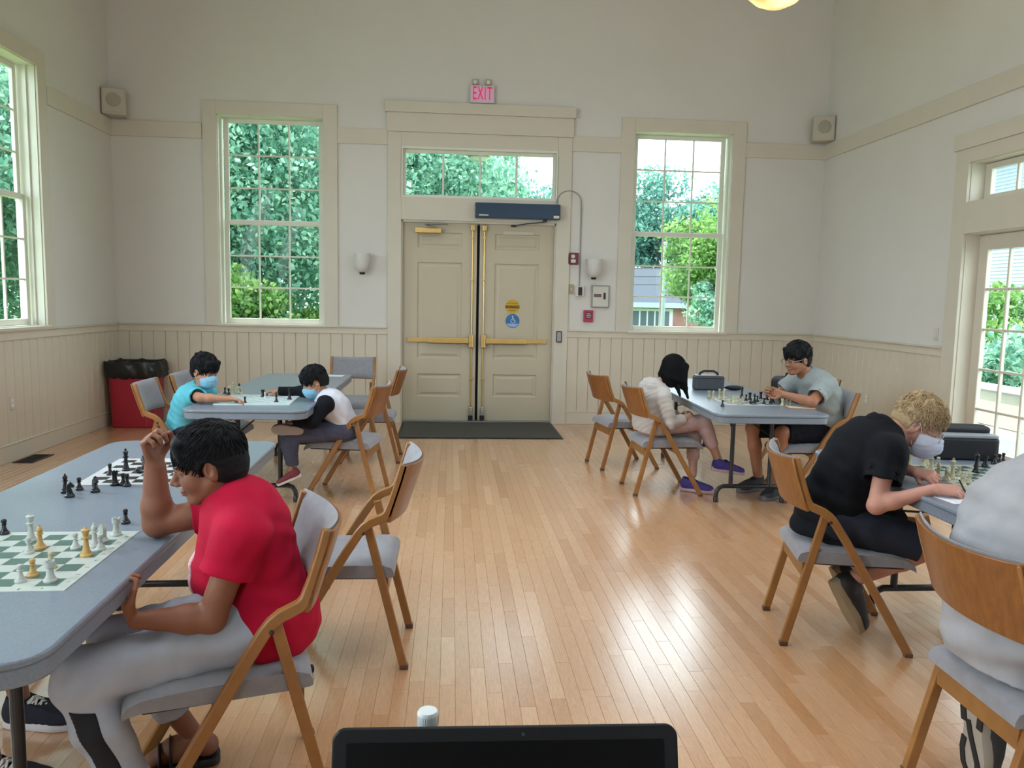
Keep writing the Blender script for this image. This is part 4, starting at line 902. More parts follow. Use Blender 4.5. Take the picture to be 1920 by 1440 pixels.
def nets(D, lo, h):
    S = D < 0; n = S.shape; c = np.zeros(tuple(k-1 for k in n), np.uint8)
    cs = [(i, j, k) for i in (0, 1) for j in (0, 1) for k in (0, 1)]
    for i, j, k in cs: c += S[i:n[0]-1+i, j:n[1]-1+j, k:n[2]-1+k]
    I, J, K = np.nonzero((c > 0) & (c < 8)); m = len(I)
    idx = np.full(c.shape, -1, np.int32); idx[I, J, K] = np.arange(m)
    val = [D[I+i, J+j, K+k] for i, j, k in cs]; acc = np.zeros((m, 3)); cnt = np.zeros(m)
    for a in range(8):
        for b in range(a+1, 8):
            if sum(abs(cs[a][q]-cs[b][q]) for q in range(3)) != 1: continue
            va, vb = val[a], val[b]; x = (va < 0) != (vb < 0)
            t = np.where(x, va/np.where(x, va-vb, 1), 0)
            for q in range(3): acc[:, q] += np.where(x, cs[a][q]+t*(cs[b][q]-cs[a][q]), 0)
            cnt += x
    P = lo+h*(np.stack([I, J, K], 1)+acc/cnt[:, None]); Q = []
    for a in range(3):
        u, v = (a+1) % 3, (a+2) % 3
        s0 = [slice(1, n[q]-1) for q in range(3)]; s1 = list(s0); s0[a] = slice(0, n[a]-1); s1[a] = slice(1, n[a])
        A, B = S[tuple(s0)], S[tuple(s1)]
        for flip, msk in ((False, A & ~B), (True, ~A & B)):
            g = list(np.nonzero(msk)); g[u] = g[u]+1; g[v] = g[v]+1
            def at(du, dv): q = list(g); q[u] = q[u]+du; q[v] = q[v]+dv; return idx[q[0], q[1], q[2]]
            f = np.stack([at(-1, -1), at(0, -1), at(0, 0), at(-1, 0)], 1)
            Q.append(f[:, ::-1] if flip else f)
    return P, np.concatenate(Q)
class Fig:
    """one person: an Empty that parents the continuous body and what is worn"""
    def __init__(s, label, H, yaw_left, h=0.005, cat='person'):
        s.o = thing('person', label, cat, (H[0], H[1], 0)); s.h = h; s.org = V3(H[0], H[1], 0); s.L = unit(yaw_left)
    def add(s, name, shape, m, h=None, parent=None, label=None, **kw):
        P, Q = shape.build(h or s.h, **kw); me = fast_mesh(name, P-s.org, Q, smooth=True)
        o = link(name, me, m, parent or s.o)
        if label: o['label'] = label
        return o
    def mb(s, b, name, m, parent=None, smooth=60, bev=0):
        b.v = [tuple(np.asarray(p)-s.org) for p in b.v]; return b.obj(name, m, parent or s.o, smooth, bev)
TLAT = ([0, .15, .35, .55, .75, .9, 1.0], [.165, .165, .145, .155, .165, .135, .07]); TDEP = ([0, .15, .35, .55, .75, .9, 1.0], [.125, .12, .105, .11, .112, .085, .055])
def torso(S, H, C, N, L, k, inf=0.0, t0=0.0, t1=1.0, fat=1.0, n=9):
    H, C, N = map(np.asarray, (H, C, N))
    for t in np.linspace(t0, t1, n):
        p = H*(2*t-1)*(t-1)+C*4*t*(1-t)+N*t*(2*t-1); T = unit(H*(4*t-3)+C*(4-8*t)+N*(4*t-1))
        Dp = unit(np.cross(L, T)); Lt = np.cross(T, Dp)
        ra, rb = np.interp(t, *TLAT)*k+inf, np.interp(t, *TDEP)*k*fat+inf
        S.ell(p, (ra, rb, 0.075*k+inf*0.7), np.array([Lt, Dp, T]), k=0.035*k)
def frame(F, roll_up=(0, 0, 1)):
    F = unit(F); L = unit(np.cross(roll_up, F)); return F, L, np.cross(F, L)
def dirv(yaw, pitch): y, p = math.radians(yaw), math.radians(pitch); return V3(math.cos(y)*math.cos(p), math.sin(y)*math.cos(p), -math.sin(p))
class Head:
    def __init__(s, HC, yaw, pitch, sc=1.0, roll=0.0):
        s.c = np.asarray(HC, float); s.F, s.L, s.U = frame(dirv(yaw, pitch)); s.k = sc
        if roll:
            a = math.radians(roll); s.L, s.U = s.L*math.cos(a)+s.U*math.sin(a), s.U*math.cos(a)-s.L*math.sin(a)
        s.R = np.array([s.F, s.L, s.U])
    def p(s, x, y, z): return s.c+s.k*(s.F*x+s.L*y+s.U*z)
    def v(s, x, y, z): return s.F*x+s.L*y+s.U*z
    def e(s, S, x, y, z, rx, ry, rz, k=0.012, sub=False): S.ell(s.p(x, y, z), V3(rx, ry, rz)*s.k, s.R, k*s.k, sub)
    def c2(s, S, a, b, ra, rb, k=0.01, sub=False): S.cone(s.p(*a), s.p(*b), ra*s.k, rb*s.k, k*s.k, sub)
    def skin(s, S, N, neck=0.054):
        s.e(S, -.014, 0, .035, .094, .074, .084); s.e(S, .034, 0, -.03, .058, .057, .078, .03); s.e(S, .066, 0, -.094, .022, .024, .019, .02)
        for y in (-1, 1):
            s.c2(S, (.005, .05*y, -.05), (.055, .024*y, -.092), .02, .016, .02); s.e(S, .055, .033*y, -.035, .03, .026, .03, .02)
        s.c2(S, (.083, -.03, .014), (.083, .03, .014), .012, .012, .016); s.c2(S, (.09, 0, .004), (.111, 0, -.03), .0075, .0115, .012)
        for y in (-1, 1):
            s.e(S, .1, .0105*y, -.037, .011, .0085, .008, .006)
            s.e(S, .1, .031*y, -.004, .016, .017, .010, .012, True); s.e(S, .0765, .031*y, -.001, .0155, .016, .0125, .003)
            s.e(S, -.006, .076*y, -.008, .02, .008, .032, .006); s.e(S, .0, .082*y, -.006, .010, .006, .018, .005, True); s.e(S, -.010, .073*y, -.03, .012, .008, .014, .006)
        s.e(S, .090, 0, -.061, .011, .021, .0058, .006); s.e(S, .088, 0, -.0722, .011, .018, .0062, .006); s.c2(S, (.106, -.018, -.0668), (.106, .018, -.0668), .0018, .0018, .002, True)
        S.cone(s.p(-.022, 0, -.05), N, neck*s.k, (neck+.006)*s.k, 0.03)
    def face(s, fig, brow='1A1412', iris='2A1A12'):
        for y in (-1, 1):
            b = MB(); b.sphere(tuple(s.p(.0775, .031*y, -.0055)), .0128*s.k, 14, 10); e = fig.mb(b, 'eye', mat('eye white', '9A9088', 0.3))
            b = MB(); b.sphere(tuple(s.p(.0850, .031*y, -.0095)), .0064*s.k, 12, 8); fig.mb(b, 'iris', mat('iris '+iris, iris, 0.15), e)
            S = Shape(); s.c2(S, (.097, .014*y, .0155), (.088, .045*y, .0175), .0042, .003, .003); fig.add('eyebrow', S, mat('brow '+brow, brow, 0.8), h=0.0018)
    def hair(s, fig, m, top=(0.106, 0.088, 0.095), cut=(.112, -.055, .115, .13, .098), nape=(-.04, -.06), tufts=50, tl=0.03, seed=1, amp=0.0015, fringe=0.0, h=0.004, ns=420, sl=.05, sr=.0026, wild=.25):
        S = Shape(); s.e(S, -.012, 0, .038, *top); s.e(S, -.03, 0, -.02, .085, .08, .075, .03)
        q = random.Random(seed)
        for i in range(tufts):
            a = q.uniform(-PI, PI); b_ = q.uniform(-.15, 1.25); d = V3(math.cos(a)*math.cos(b_), math.sin(a)*math.cos(b_), math.sin(b_))
            o = V3(-.012, 0, .038)+d*V3(*top)*0.97; t = unit(V3(.55, 0.25*q.uniform(-1, 1), -.75)+0.5*V3(q.uniform(-1, 1), q.uniform(-1, 1), q.uniform(-1, 1)))
            t = unit(t-d*(t @ d)*0.8); s.c2(S, tuple(o-t*.01), tuple(o+t*tl), .011, .003, .008)
        s.e(S, cut[0], 0, cut[1], cut[2], cut[3], cut[4], .006, True)
        for y in (-1, 1): s.e(S, .002, .085*y, -.018, .026, .03, .036, .006, True)
        if fringe:
            for i in range(9): y = -.06+.015*i; s.c2(S, (.07, y*.9, .085), (.087-abs(y)*.25, y, .085-fringe+q.uniform(-.008, .008)), .016, .006, .012)
        S.clip(s.p(nape[0], 0, nape[1]), s.v(.5, 0, -.87))
        o = fig.add('hair', S, m, h=h, fold=amp, seed=seed, freq=4.0)
        q = np.random.RandomState(seed); n = ns*3; d = q.normal(size=(n, 3)); d[:, 2] = np.abs(d[:, 2])*np.where(q.rand(n) < .6, 1, -.5); d /= np.linalg.norm(d, axis=1)[:, None]
        T = np.array(top); C = np.array((-.012, 0, .038)); p = C+d*T
        bad = ((((p-np.array((cut[0], 0, cut[1])))/np.array(cut[2:5]))**2).sum(1) < 1.0) | ((p-np.array((nape[0], 0, nape[1]))) @ np.array((.5, 0, -.87)) > -.004) | ((((np.abs(p)-np.array((.002, .085, 0)))[:, :2]**2).sum(1) < .0009) & (p[:, 2] < .05))
        p = p[~bad][:ns]; n = len(p); cr = np.array((-.065, .01, .12)); P = [p]; w = q.normal(size=(n, 3))*wild
        for j in range(4):
            t = p-cr+w*.1; nn = (p-C)/T**2; nn /= np.linalg.norm(nn, axis=1)[:, None]; t = t-nn*(t*nn).sum(1)[:, None]; t /= np.linalg.norm(t, axis=1)[:, None]+1e-9
            p = p+t*(sl/4*(.7+.6*q.rand(n)))[:, None]; g = np.linalg.norm((p-C)/T, axis=1)[:, None]; p = C+(p-C)/g*(1.0+.012*j*(1+4*wild*q.rand(n)[:, None])); P.append(p)
        V = []
        for j, p in enumerate(P):
            t = (P[min(j+1, 4)]-P[max(j-1, 0)]); nn = (p-C)/T**2; nn /= np.linalg.norm(nn, axis=1)[:, None]; b_ = np.cross(t, nn); b_ /= np.linalg.norm(b_, axis=1)[:, None]+1e-9; r = sr*(1, 1.1, 1, .75, .15)[j]
            V.append(np.stack([p+b_*r-nn*r*.5, p-b_*r-nn*r*.5, p+nn*r], 1))
        V = np.stack(V, 1).reshape(-1, 3); V = s.c+s.k*(V @ s.R); k0 = (np.arange(n)*15)[:, None, None]; j = (np.arange(4)*3)[None, :, None]; a = np.array([0, 1, 2]); b2 = np.array([1, 2, 0])
        Q = np.stack([k0+j+a, k0+j+b2, k0+j+3+b2, k0+j+3+a], -1).reshape(-1, 4)
        so = link('hair_strands', fast_mesh('hair_strands', V-fig.org, Q, smooth=True), m, o); so['kind'] = 'stuff'
        return o
    def mask(s, fig, m, strap, tip=False, h=0.004, gather=True):
        g = 1.14 if tip else 1.0; S = Shape(); s.e(S, .056, 0, -.060, .070*g, .066*g, .066*g)
        if tip: s.c2(S, (.07, 0, -.05), (.128, 0, -.052), .05, .016, .03); s.c2(S, (.10, 0, -.018), (.10, 0, -.09), .02, .018, .03)
        s.e(S, .108, 0, -.03, .018, .016, .02, .015)
        S.clip(s.p(.03, 0, -.06), s.v(-1, 0, -.1)); S.clip(s.p(.1, 0, -.008), s.v(-.15, 0, 1)); S.clip(s.p(.08, 0, -.122*g), s.v(.1, 0, -1))
        o = fig.add('face_mask', S, m, h=h, fold=0.0012, seed=5, freq=2.5)
        for y in (-1, 1):
            b = MB(); b.tube([tuple(s.p(.034, .060*y, -.025)), tuple(s.p(.012, .078*y, .006)), tuple(s.p(-.008, .080*y, .022)), tuple(s.p(-.024, .078*y, .004)), tuple(s.p(-.018, .074*y, -.035)), tuple(s.p(.03, .056*y, -.09))], .0018*s.k, 6)
            fig.mb(b, 'ear_loop', strap, o)
        return o
    def glasses(s, fig, m, lens):
        b = MB()
        for y in (-1, 1):
            c = s.p(.113, .033*y, -.004); ring = [tuple(c+s.k*(s.L*.024*math.cos(a)+s.U*.018*math.sin(a)-s.F*.004*abs(math.cos(a)))) for a in np.linspace(0, 2*PI, 21)]
            b.tube(ring, .0016*s.k, 6); b.tube([tuple(s.p(.110, .057*y, .0)), tuple(s.p(.06, .076*y, .002)), tuple(s.p(-.005, .083*y, .006)), tuple(s.p(-.02, .083*y, -.01))], .0016*s.k, 6)
        b.tube([tuple(s.p(.113, -.009, .0)), tuple(s.p(.116, 0, .003)), tuple(s.p(.113, .009, .0))], .0016*s.k, 6)
        g = fig.mb(b, 'glasses', m)
        for y in (-1, 1):
            b = MB(); c = s.p(.112, .033*y, -.004); b.add([tuple(c+s.k*(s.L*.0235*math.cos(a)+s.U*.0175*math.sin(a))) for a in np.linspace(0, 2*PI, 17)[:-1]], [tuple(range(16))]); fig.mb(b, 'lens', lens, g)
def hand(S, Wp, X, Nn, right, s=1.0, curl=(.45, .6, .4), thumb=0.3, spread=.05, bend=(1, 1, 1, 1)):
    X = unit(X); Nn = unit(np.asarray(Nn, float)-X*(np.asarray(Nn, float) @ X)); T = np.cross(X, Nn) if right else np.cross(Nn, X); Wp = np.asarray(Wp, float)
    for i, (t, kx, L, r) in enumerate(((.027, .086, .070, .0092), (.009, .09, .078, .0094), (-.009, .086, .073, .009), (-.026, .078, .057, .0082))):
        K = Wp+s*(X*kx+T*t); S.cone(Wp+s*(X*.012+T*t*.6), K, .0145*s, .0118*s, 0.012*s)
        a = 0; p = K; rr = r
        for j, f in enumerate((.45, .31, .24)):
            a += curl[j]*bend[i]; d = X*math.cos(a)+Nn*math.sin(a)+T*spread*(1.5-i); q = p+s*L*f*unit(d)
            S.cone(p, q, rr*s*1.02, rr*s*.92, 0.003*s); p = q; rr *= .92
    p0 = Wp+s*(X*.022+T*.02+Nn*.004); p1 = p0+s*(X*.026+T*.026+Nn*.014); p2 = p1+s*(X*.030+T*(.012-.02*thumb)+Nn*(.008+.022*thumb)); p3 = p2+s*(X*.020+T*(-.004-.016*thumb)+Nn*(.004+.014*thumb))
    S.cone(p0, p1, .0155*s, .0125*s, .01*s).cone(p1, p2, .0112*s, .0098*s, .003*s).cone(p2, p3, .0096*s, .0078*s, .003*s)
    return S
def arm(S, A, B, C, k=1.0, r=(.05, .04, .037, .026), kk=0.02):
    A, B, C = map(lambda q: np.asarray(q, float), (A, B, C))
    S.cone(A, B, r[0]*k, r[1]*k, kk); m = B+(C-B)*0.3; S.cone(B, m, r[1]*k*.97, r[2]*k*1.04, kk).cone(m, C, r[2]*k*1.04, r[3]*k, kk)
def leg(S, A, B, C, k=1.0, r=(.085, .058, .053, .037), kk=0.025):
    A, B, C = map(lambda q: np.asarray(q, float), (A, B, C))
    S.cone(A, B, r[0]*k, r[1]*k, kk); m = B+(C-B)*0.35; S.cone(B, m, r[1]*k*.95, r[2]*k, kk).cone(m, C, r[2]*k, r[3]*k, kk)
def sleeve(S, A, B, frac, ra, rb, k=0.03):
    A, B = np.asarray(A, float), np.asarray(B, float); S.cone(A, A+(B-A)*frac, ra, rb, k, cap=True)
def open_sleeve(S, A, B, frac, r, depth=0.03):
    A, B = np.asarray(A, float), np.asarray(B, float); e = A+(B-A)*frac; d = unit(B-A); S.cone(e-d*depth, e+d*.06, r, r, 0.004, sub=True)
def shoe(fig, heel, toe, up, s=1.0, upper=None, sole=None, lace=None, h=None, low=True, name='shoe', foxing=None, pattern=None):
    """heel, toe: ends of the sole's underside; up: away from the sole"""
    heel, toe = np.asarray(heel, float), np.asarray(toe, float); X = unit(toe-heel); L0 = np.linalg.norm(toe-heel); U = unit(np.asarray(up, float)-X*(np.asarray(up, float) @ X)); Y = np.cross(U, X); w = L0*0.17
    P = lambda a, y, z: heel+X*(a*L0)+Y*(y*w)+U*(z*L0)
    S = Shape(); R = np.array([X, Y, U])
    S.ell(P(.17, 0, .18), V3(.175*L0, w*.95, .2*L0), R); S.ell(P(.45, 0, .15), V3(.3*L0, w*.95, .2*L0), R, .03); S.ell(P(.74, .02, .12), V3(.26*L0, w*1.1, .165*L0), R, .03)
    S.cone(P(.2, 0, .22), P(.2, 0, .40), w*.86, w*.84, .03); S.cone(P(.32, 0, .32), P(.62, 0, .24), w*.6, w*.65, .03)
    S.clip(P(0, 0, .09), -U); S.clip(P(.15, 0, .40), U+0.25*X)
    S.ell(P(.18, 0, .44), V3(.105*L0, w*.64, .16*L0), R, .006, True)
    root = fig.add(name, S, upper, h=h or min(fig.h, .005))
    out = [(.5-.5*math.cos(a), math.sin(a)) for a in np.linspace(0, 2*PI, 41)[:-1]]
    poly = []
    for a, y in out: ww = np.interp(a, [0, .12, .3, .45, .7, .9, 1], [.9, .93, .86, .86, 1.1, 1.0, .8]); poly.append((a, (abs(y)**.62)*(1 if y >= 0 else -1)*ww))
    b = MB(); n = len(poly); V = []
    for z, g in ((0.0, .97), (.03, 1.05), (.10, 1.04), (.13, .99)):
        for a, y in poly: aa = .5+(a-.5)*(1.0+.02*g); V.append(tuple(P(aa, y*g, z+(.05*max(0, a-.85)**1.2 if z < .02 else 0))))
    F = [(j*n+i, j*n+(i+1) % n, (j+1)*n+(i+1) % n, (j+1)*n+i) for j in range(3) for i in range(n)]+[tuple(reversed(range(n))), tuple(range(3*n, 4*n))]
    b.add(V, F); so = fig.mb(b, 'sole', sole, root, 50)
    if pattern is not None:
        for pts, wd in pattern: b = MB(); b.tube([tuple(P(a, y, -.004)) for a, y in pts], 0, flat=(wd*w, .018*L0), up=tuple(U)); fig.mb(b, 'tread_patch', m_tread, so, 30)
    if lace is not None:
        b = MB()
        for i in range(5):
            a = .36+.055*i; z = .40-.035*i-(.02 if i == 0 else 0); b.tube([tuple(P(a, -.5, z-.03)), tuple(P(a+.02, 0, z)), tuple(P(a+.045, .5, z-.045))], .0035*L0/.25, 6)
            b.tube([tuple(P(a, .5, z-.03)), tuple(P(a+.02, 0, z+.004)), tuple(P(a+.045, -.5, z-.045))], .0035*L0/.25, 6)
        for sgn in (-1, 1):
            lp = [tuple(P(.36+.03*math.cos(q)*1.5, sgn*(.25+.35*math.sin(q)), .385-.05*abs(math.sin(q)))) for q in np.linspace(-1.4, 1.6, 9)]; b.tube(lp, .003*L0/.25, 6)
        fig.mb(b, 'laces', lace, root)
    return root
m_tread = mat('black tread rubber', '17181C', 0.6)
# ------------------------------------------------------------------ the people
def skinm(n, c): return mat(n, c, 0.5, 0.05, 14, bump=0.06, bscale=500, spec=0.35)
def cloth(n, c, **k): return mat(n, c, 0.88, 0.07, 12, bump=0.45, bscale=34, spec=0.2, **k)
def hairm(n, c, rough=0.45): return mat(n, c, rough, 0.25, 60, bump=0.5, bscale=160, spec=0.2, stretch=(1, 1, 5))
m_black_hair = hairm('black hair', '0C0D11', 0.6)
# --- boy in the red shirt, elbow on the table, head bent over the board
def red_boy():
    H, C, N = V3(-.565, 2.385, .55), V3(-.60, 2.39, .76), V3(-.672, 2.385, .91)
    L = unit(V3(.27, -.96, 0)); f = Fig('boy in a red t-shirt and grey sweatpants resting his elbow on the table', H, L, 0.004)
    SL, EL, WL = V3(-.590, 2.225, .835), V3(-.668, 2.185, .607), V3(-.858, 2.15, .618)
    SR, ER, WR = V3(-.73, 2.53, .83), V3(-.925, 2.50, .792), V3(-.922, 2.49, .975)
    sk = skinm('brown skin', '80533E'); k = .86
    hd = Head((-.722, 2.375, 1.012), 195, 13, 0.98)
    B = Shape(); torso(B, H, C, N, L, k, -.004); hd.skin(B, N, .05)
    for S_, E_, W_ in ((SL, EL, WL), (SR, ER, WR)): B.cone(N*.5+S_*.5-V3(0, 0, .02), S_, .06*k, .055*k, .03)
    arm(B, SL, EL, WL, .9, (.05, .045, .042, .027)); arm(B, SR, ER, WR, .98, (.05, .043, .043, .033))
    hand(B, WL+V3(-.012, -.0, .008), V3(-.35, .12, .9), V3(.85, .3, .3), False, .9, (.6, .9, .7), .5)
    hand(B, WR+V3(0, 0, .008), V3(-.12, -.12, 1), V3(.85, -.35, .1), True, 1.0, (1.0, 1.15, .8), .8, .03)
    KR, AR = V3(-1.0, 2.35, .475), V3(-.812, 2.46, .095)
    leg(B, H+V3(0, .08, -.02), KR, AR, .8); f.add('body', B, sk, h=.0036)
    hd.face(f, '15100E'); hd.hair(f, m_black_hair, (.108, .088, .098), tufts=0, amp=.0012, ns=900, sl=.035, sr=.0022, wild=.12, seed=4, fringe=.045, cut=(.113, -.06, .113, .13, .098), h=.0036)
    red = cloth('red jersey', 'A80C30'); S = Shape(); torso(S, H-V3(-.01, 0, .06), C, N+V3(.01, 0, -.01), L, k, .024, 0.0, .94, 1.1)
    S.ell(H+V3(.01, 0, -.02), (.15, .20, .15), k=.04); S.ell(V3(-.682, 2.375, .68), (.092, .125, .10), k=.05); S.ell(C+V3(-.03, 0, -.06), (.13, .15, .14), k=.05)
    for S_, E_, fr in ((SL, EL, .47), (SR, ER, .42)):
        S.cone(N*.55+S_*.45-V3(0, 0, .012), S_, .062, .07, .03); sleeve(S, S_, E_, fr, .074, .078); open_sleeve(S, S_, E_, fr, .060, .02)
    S.cone(hd.p(-.02, 0, -.05), N+V3(.0, 0, .015), .056, .058, .008, True); S.clip(H+V3(0, 0, -.085), (-.42, 0, -1))
    sh = f.add('t_shirt', S, red, fold=.0045, seed=3, freq=.8)
    Q = Shape(); Q.cone(hd.p(-.024, 0, -.085), N+V3(.006, 0, .006), .06, .066, .004); Q.cone(hd.p(-.02, 0, -.03), N+V3(.0, 0, .02), .0545, .057, .003, True); Q.clip(N+V3(0, 0, .028), (-.35, 0, 1)); Q.clip(N+V3(0, 0, .006), (.35, 0, -1)); f.add('collar', Q, red, parent=sh, h=.003)
    # chest print: a white block with a blue badge above it
    Pm = Shape(); torso(Pm, H-V3(-.01, 0, .06), C, N+V3(.01, 0, -.01), L, k, .028, .30, .55, 1.1); Pm.ell(C+V3(-.03, 0, -.06), (.133, .153, .143), k=.05); Pm.ell(V3(-.682, 2.375, .68), (.096, .129, .104), k=.05); Pm.clip((0, 0, .74), (0, 0, 1)); Pm.clip((0, 0, .625), (0, 0, -1)); Pm.clip((0, 2.31, 0), (0, -1, 0)); Pm.clip((0, 2.50, 0), (0, 1, 0)); Pm.clip((-.715, 2.4, .7), (1, 0, 0))
    f.add('shirt_print', Pm, mat('white and red shirt print', 'D9B9C2', 0.8, 0.35, 70), parent=sh, fold=.0045, seed=3, freq=.8)
    gr = cloth('heather grey fleece', 'A4ABB8'); T = Shape()
    hl, hr = H+V3(.03, -.085, -.015), H+V3(.02, .085, -.015); KL, AL = V3(-1.0, 2.12, .468), V3(-.885, 2.14, .12)
    T.ell(H+V3(.0, 0, -.015), (.122, .165, .115), k=.04); leg(T, hl, KL, AL, 1.0, (.098, .075, .07, .062)); T.cone(hl+V3(-.1, -.01, .03), hl+V3(-.24, -.03, .02), .085, .08, .04); leg(T, hr, KR, AR+V3(-.04, -.02, .1), 1.0, (.095, .072, .066, .06)); T.clip(AR+V3(-.05, -.02, .11), unit(AR-KR))
    T.clip((0, 0, .095), (0, 0, -1)); pn = f.add('sweatpants', T, gr, fold=.008, seed=9, freq=.8)
    G = Shape(); G.cone(KL, KL+(AL-KL)*.35, .0755, .0745, .025).cone(KL+(AL-KL)*.35, AL, .0745, .0665, .025); G.clip(KL+V3(0, -.025, 0), (0, 1, 0)); d = unit(AL-KL); sd = unit(np.cross(d, V3(0, 1, 0))); G.clip(KL+sd*.035, sd); G.clip(KL-sd*.022, -sd); G.clip(KL+V3(0, 0, -.06), (0.2, 0, 1)); G.clip((0, 0, .115), (0, 0, -1))
    f.add('black_stripe', G, mat('black side stripe', '0B0E16', 0.8), parent=pn, fold=.008, seed=9, freq=.8)
    # sandals
    for ank, toe in ((AR, V3(-.93, 2.42, .03)), (V3(-.885, 2.14, .1), V3(-1.04, 2.09, .03))):
        Ft = Shape(); ank = np.asarray(ank); hl_ = V3(ank[0]+.035, ank[1]+.01, .05); Ft.chain([ank, hl_+V3(0, 0, .01), ], [.034, .036]); Ft.chain([ank+V3(0, 0, -.02), (ank+toe)/2+V3(0, 0, .0), toe+V3(0, 0, .012)], [.033, .036, .028], .03)
        f.add('foot', Ft, sk)
        X = unit((toe-hl_)*V3(1, 1, 0)); hb = V3(hl_[0], hl_[1], .004)-X*.04; shoe_len = np.linalg.norm((toe-hb)*V3(1, 1, 0))+.035; te = hb+X*shoe_len
        Y = np.cross(V3(0, 0, 1), X); poly = [(a, y) for a, y in [(.0, .0), (.02, .6), (.1, .9), (.3, .85), (.5, .85), (.7, 1.08), (.88, 1.0), (.97, .6), (1, 0), (.97, -.6), (.88, -1), (.7, -1.05), (.5, -.85), (.3, -.85), (.1, -.9), (.02, -.6)]]
        b = MB(); V = []; n = len(poly)
        for z, g in ((0, .95), (.012, 1.05), (.028, 1.02)): V += [tuple(hb+X*(a*shoe_len)+Y*(y*.047*g)+V3(0, 0, z)) for a, y in poly]
        b.add(V, [(j*n+i, j*n+(i+1) % n, (j+1)*n+(i+1) % n, (j+1)*n+i) for j in (0, 1) for i in range(n)]+[tuple(reversed(range(n))), tuple(range(2*n, 3*n))]); so = f.mb(b, 'sandal', m_blk, smooth=50)
        for a, hz, w in ((.62, .075, .03), (.76, .062, .028), (.30, .085, .018)):
            b = MB(); b.tube([tuple(hb+X*(a*shoe_len)+Y*(.05*math.cos(q))+V3(0, 0, .018+hz*math.sin(q))) for q in np.linspace(0, PI, 13)], 0, flat=(w, .004), up=None); fl_ = f.mb(b, 'strap', m_blk, so)
    return f
red_boy()
m_maskb = mat('pale blue mask cloth', '7FB2CC', 0.85, 0.05, 30, bump=0.2, bscale=200); m_maskw = mat('white respirator cloth', 'C3C8DA', 0.8, 0.03, 30); m_strap = mat('white elastic', 'D8D8D8', 0.7)
m_lens = glass('spectacle lens', (0.93, 0.95, 0.96)); m_wire = mat('thin metal frame', 'A8A29A', 0.3, metal=0.8)
# --- small boy in turquoise, reaching along the table edge
def turquoise_boy():
    H, C, N = V3(-2.0, 5.97, .54), V3(-1.95, 5.93, .69), V3(-1.825, 5.88, .825); L = unit(V3(.25, .97, 0))
    f = Fig('small boy in a turquoise polo shirt and blue face mask reaching across the board', H, L, .005); k = .72
    SR, ER, WR = V3(-1.84, 5.77, .785), V3(-1.75, 5.60, .79), V3(-1.545, 5.60, .785); SL, EL, WL = V3(-1.83, 6.02, .77), V3(-1.86, 6.07, .62), V3(-1.72, 6.02, .60)
    sk = skinm('tan skin', 'A97A5E'); hd = Head((-1.785, 5.82, .962), -32, 16, .96)
    B = Shape(); torso(B, H, C, N, L, k, -.004); hd.skin(B, N, .045)
    for a, b_, c in ((SR, ER, WR), (SL, EL, WL)): B.cone(N*.5+a*.5, a, .042, .04, .03); arm(B, a, b_, c, .78)
    hand(B, WR, V3(1, -.05, -.12), V3(.1, -.2, -1), True, .72, (.35, .55, .4), .6); hand(B, WL, V3(1, 0, 0), V3(0, 0, -1), False, .72)
    leg(B, H+V3(.02, -.07, -.02), V3(-1.66, 5.86, .50), V3(-1.66, 5.86, .12), .72); leg(B, H+V3(.02, .07, -.02), V3(-1.66, 6.02, .50), V3(-1.66, 6.02, .12), .72); f.add('body', B, sk)
    hd.face(f); hd.hair(f, m_black_hair, (.110, .092, .102), tufts=26, tl=.022, seed=8, fringe=.05, cut=(.118, -.055, .11, .13, .09)); hd.mask(f, m_maskb, m_strap)
    tq = cloth('turquoise pique', '5DB4C8'); S = Shape(); torso(S, H-V3(0, 0, .05), C, N, L, k, .022, 0, .95, 1.1)
    for a, b_ in ((SR, ER), (SL, EL)):
        S.cone(N*.55+a*.45-V3(0, 0, .01), a, .05, .056, .03); sleeve(S, a, b_, .52, .062, .064); open_sleeve(S, a, b_, .52, .052)
    S.cone(hd.p(-.02, 0, -.05), N+V3(0, 0, .015), .047, .05, .006, True); S.clip(H+V3(0, 0, -.07), (0, 0, -1)); sh = f.add('polo_shirt', S, tq, fold=.004, seed=12)
    Q = Shape(); Q.cone(N+V3(-.015, 0, .02), N+V3(.012, -.005, .0), .062, .070, .004); Q.cone(hd.p(-.02, 0, -.04), N+V3(0, 0, .0), .052, .056, .003, True); Q.clip(N+V3(0, 0, .03), (.4, -.1, 1)); Q.clip(N-V3(0, 0, .025), (0, 0, -1)); f.add('collar', Q, tq, parent=sh)
    T = Shape(); T.ell(H+V3(0, 0, -.03), (.11, .14, .085), k=.03)
    for y in (-.075, .075): leg(T, H+V3(.02, y, -.03), V3(-1.66, 5.94+y, .50), V3(-1.66, 5.94+y, .16), .85); 
    T.clip((0, 0, .17), (0, 0, -1)); f.add('trousers', T, cloth('dark navy cotton', '2A3040'))
    for y in (5.865, 6.015): shoe(f, (-1.72, y, .06), (-1.54, y, .05), (0, 0, 1), 1, cloth('grey canvas', '55585E'), m_wpl)
turquoise_boy()
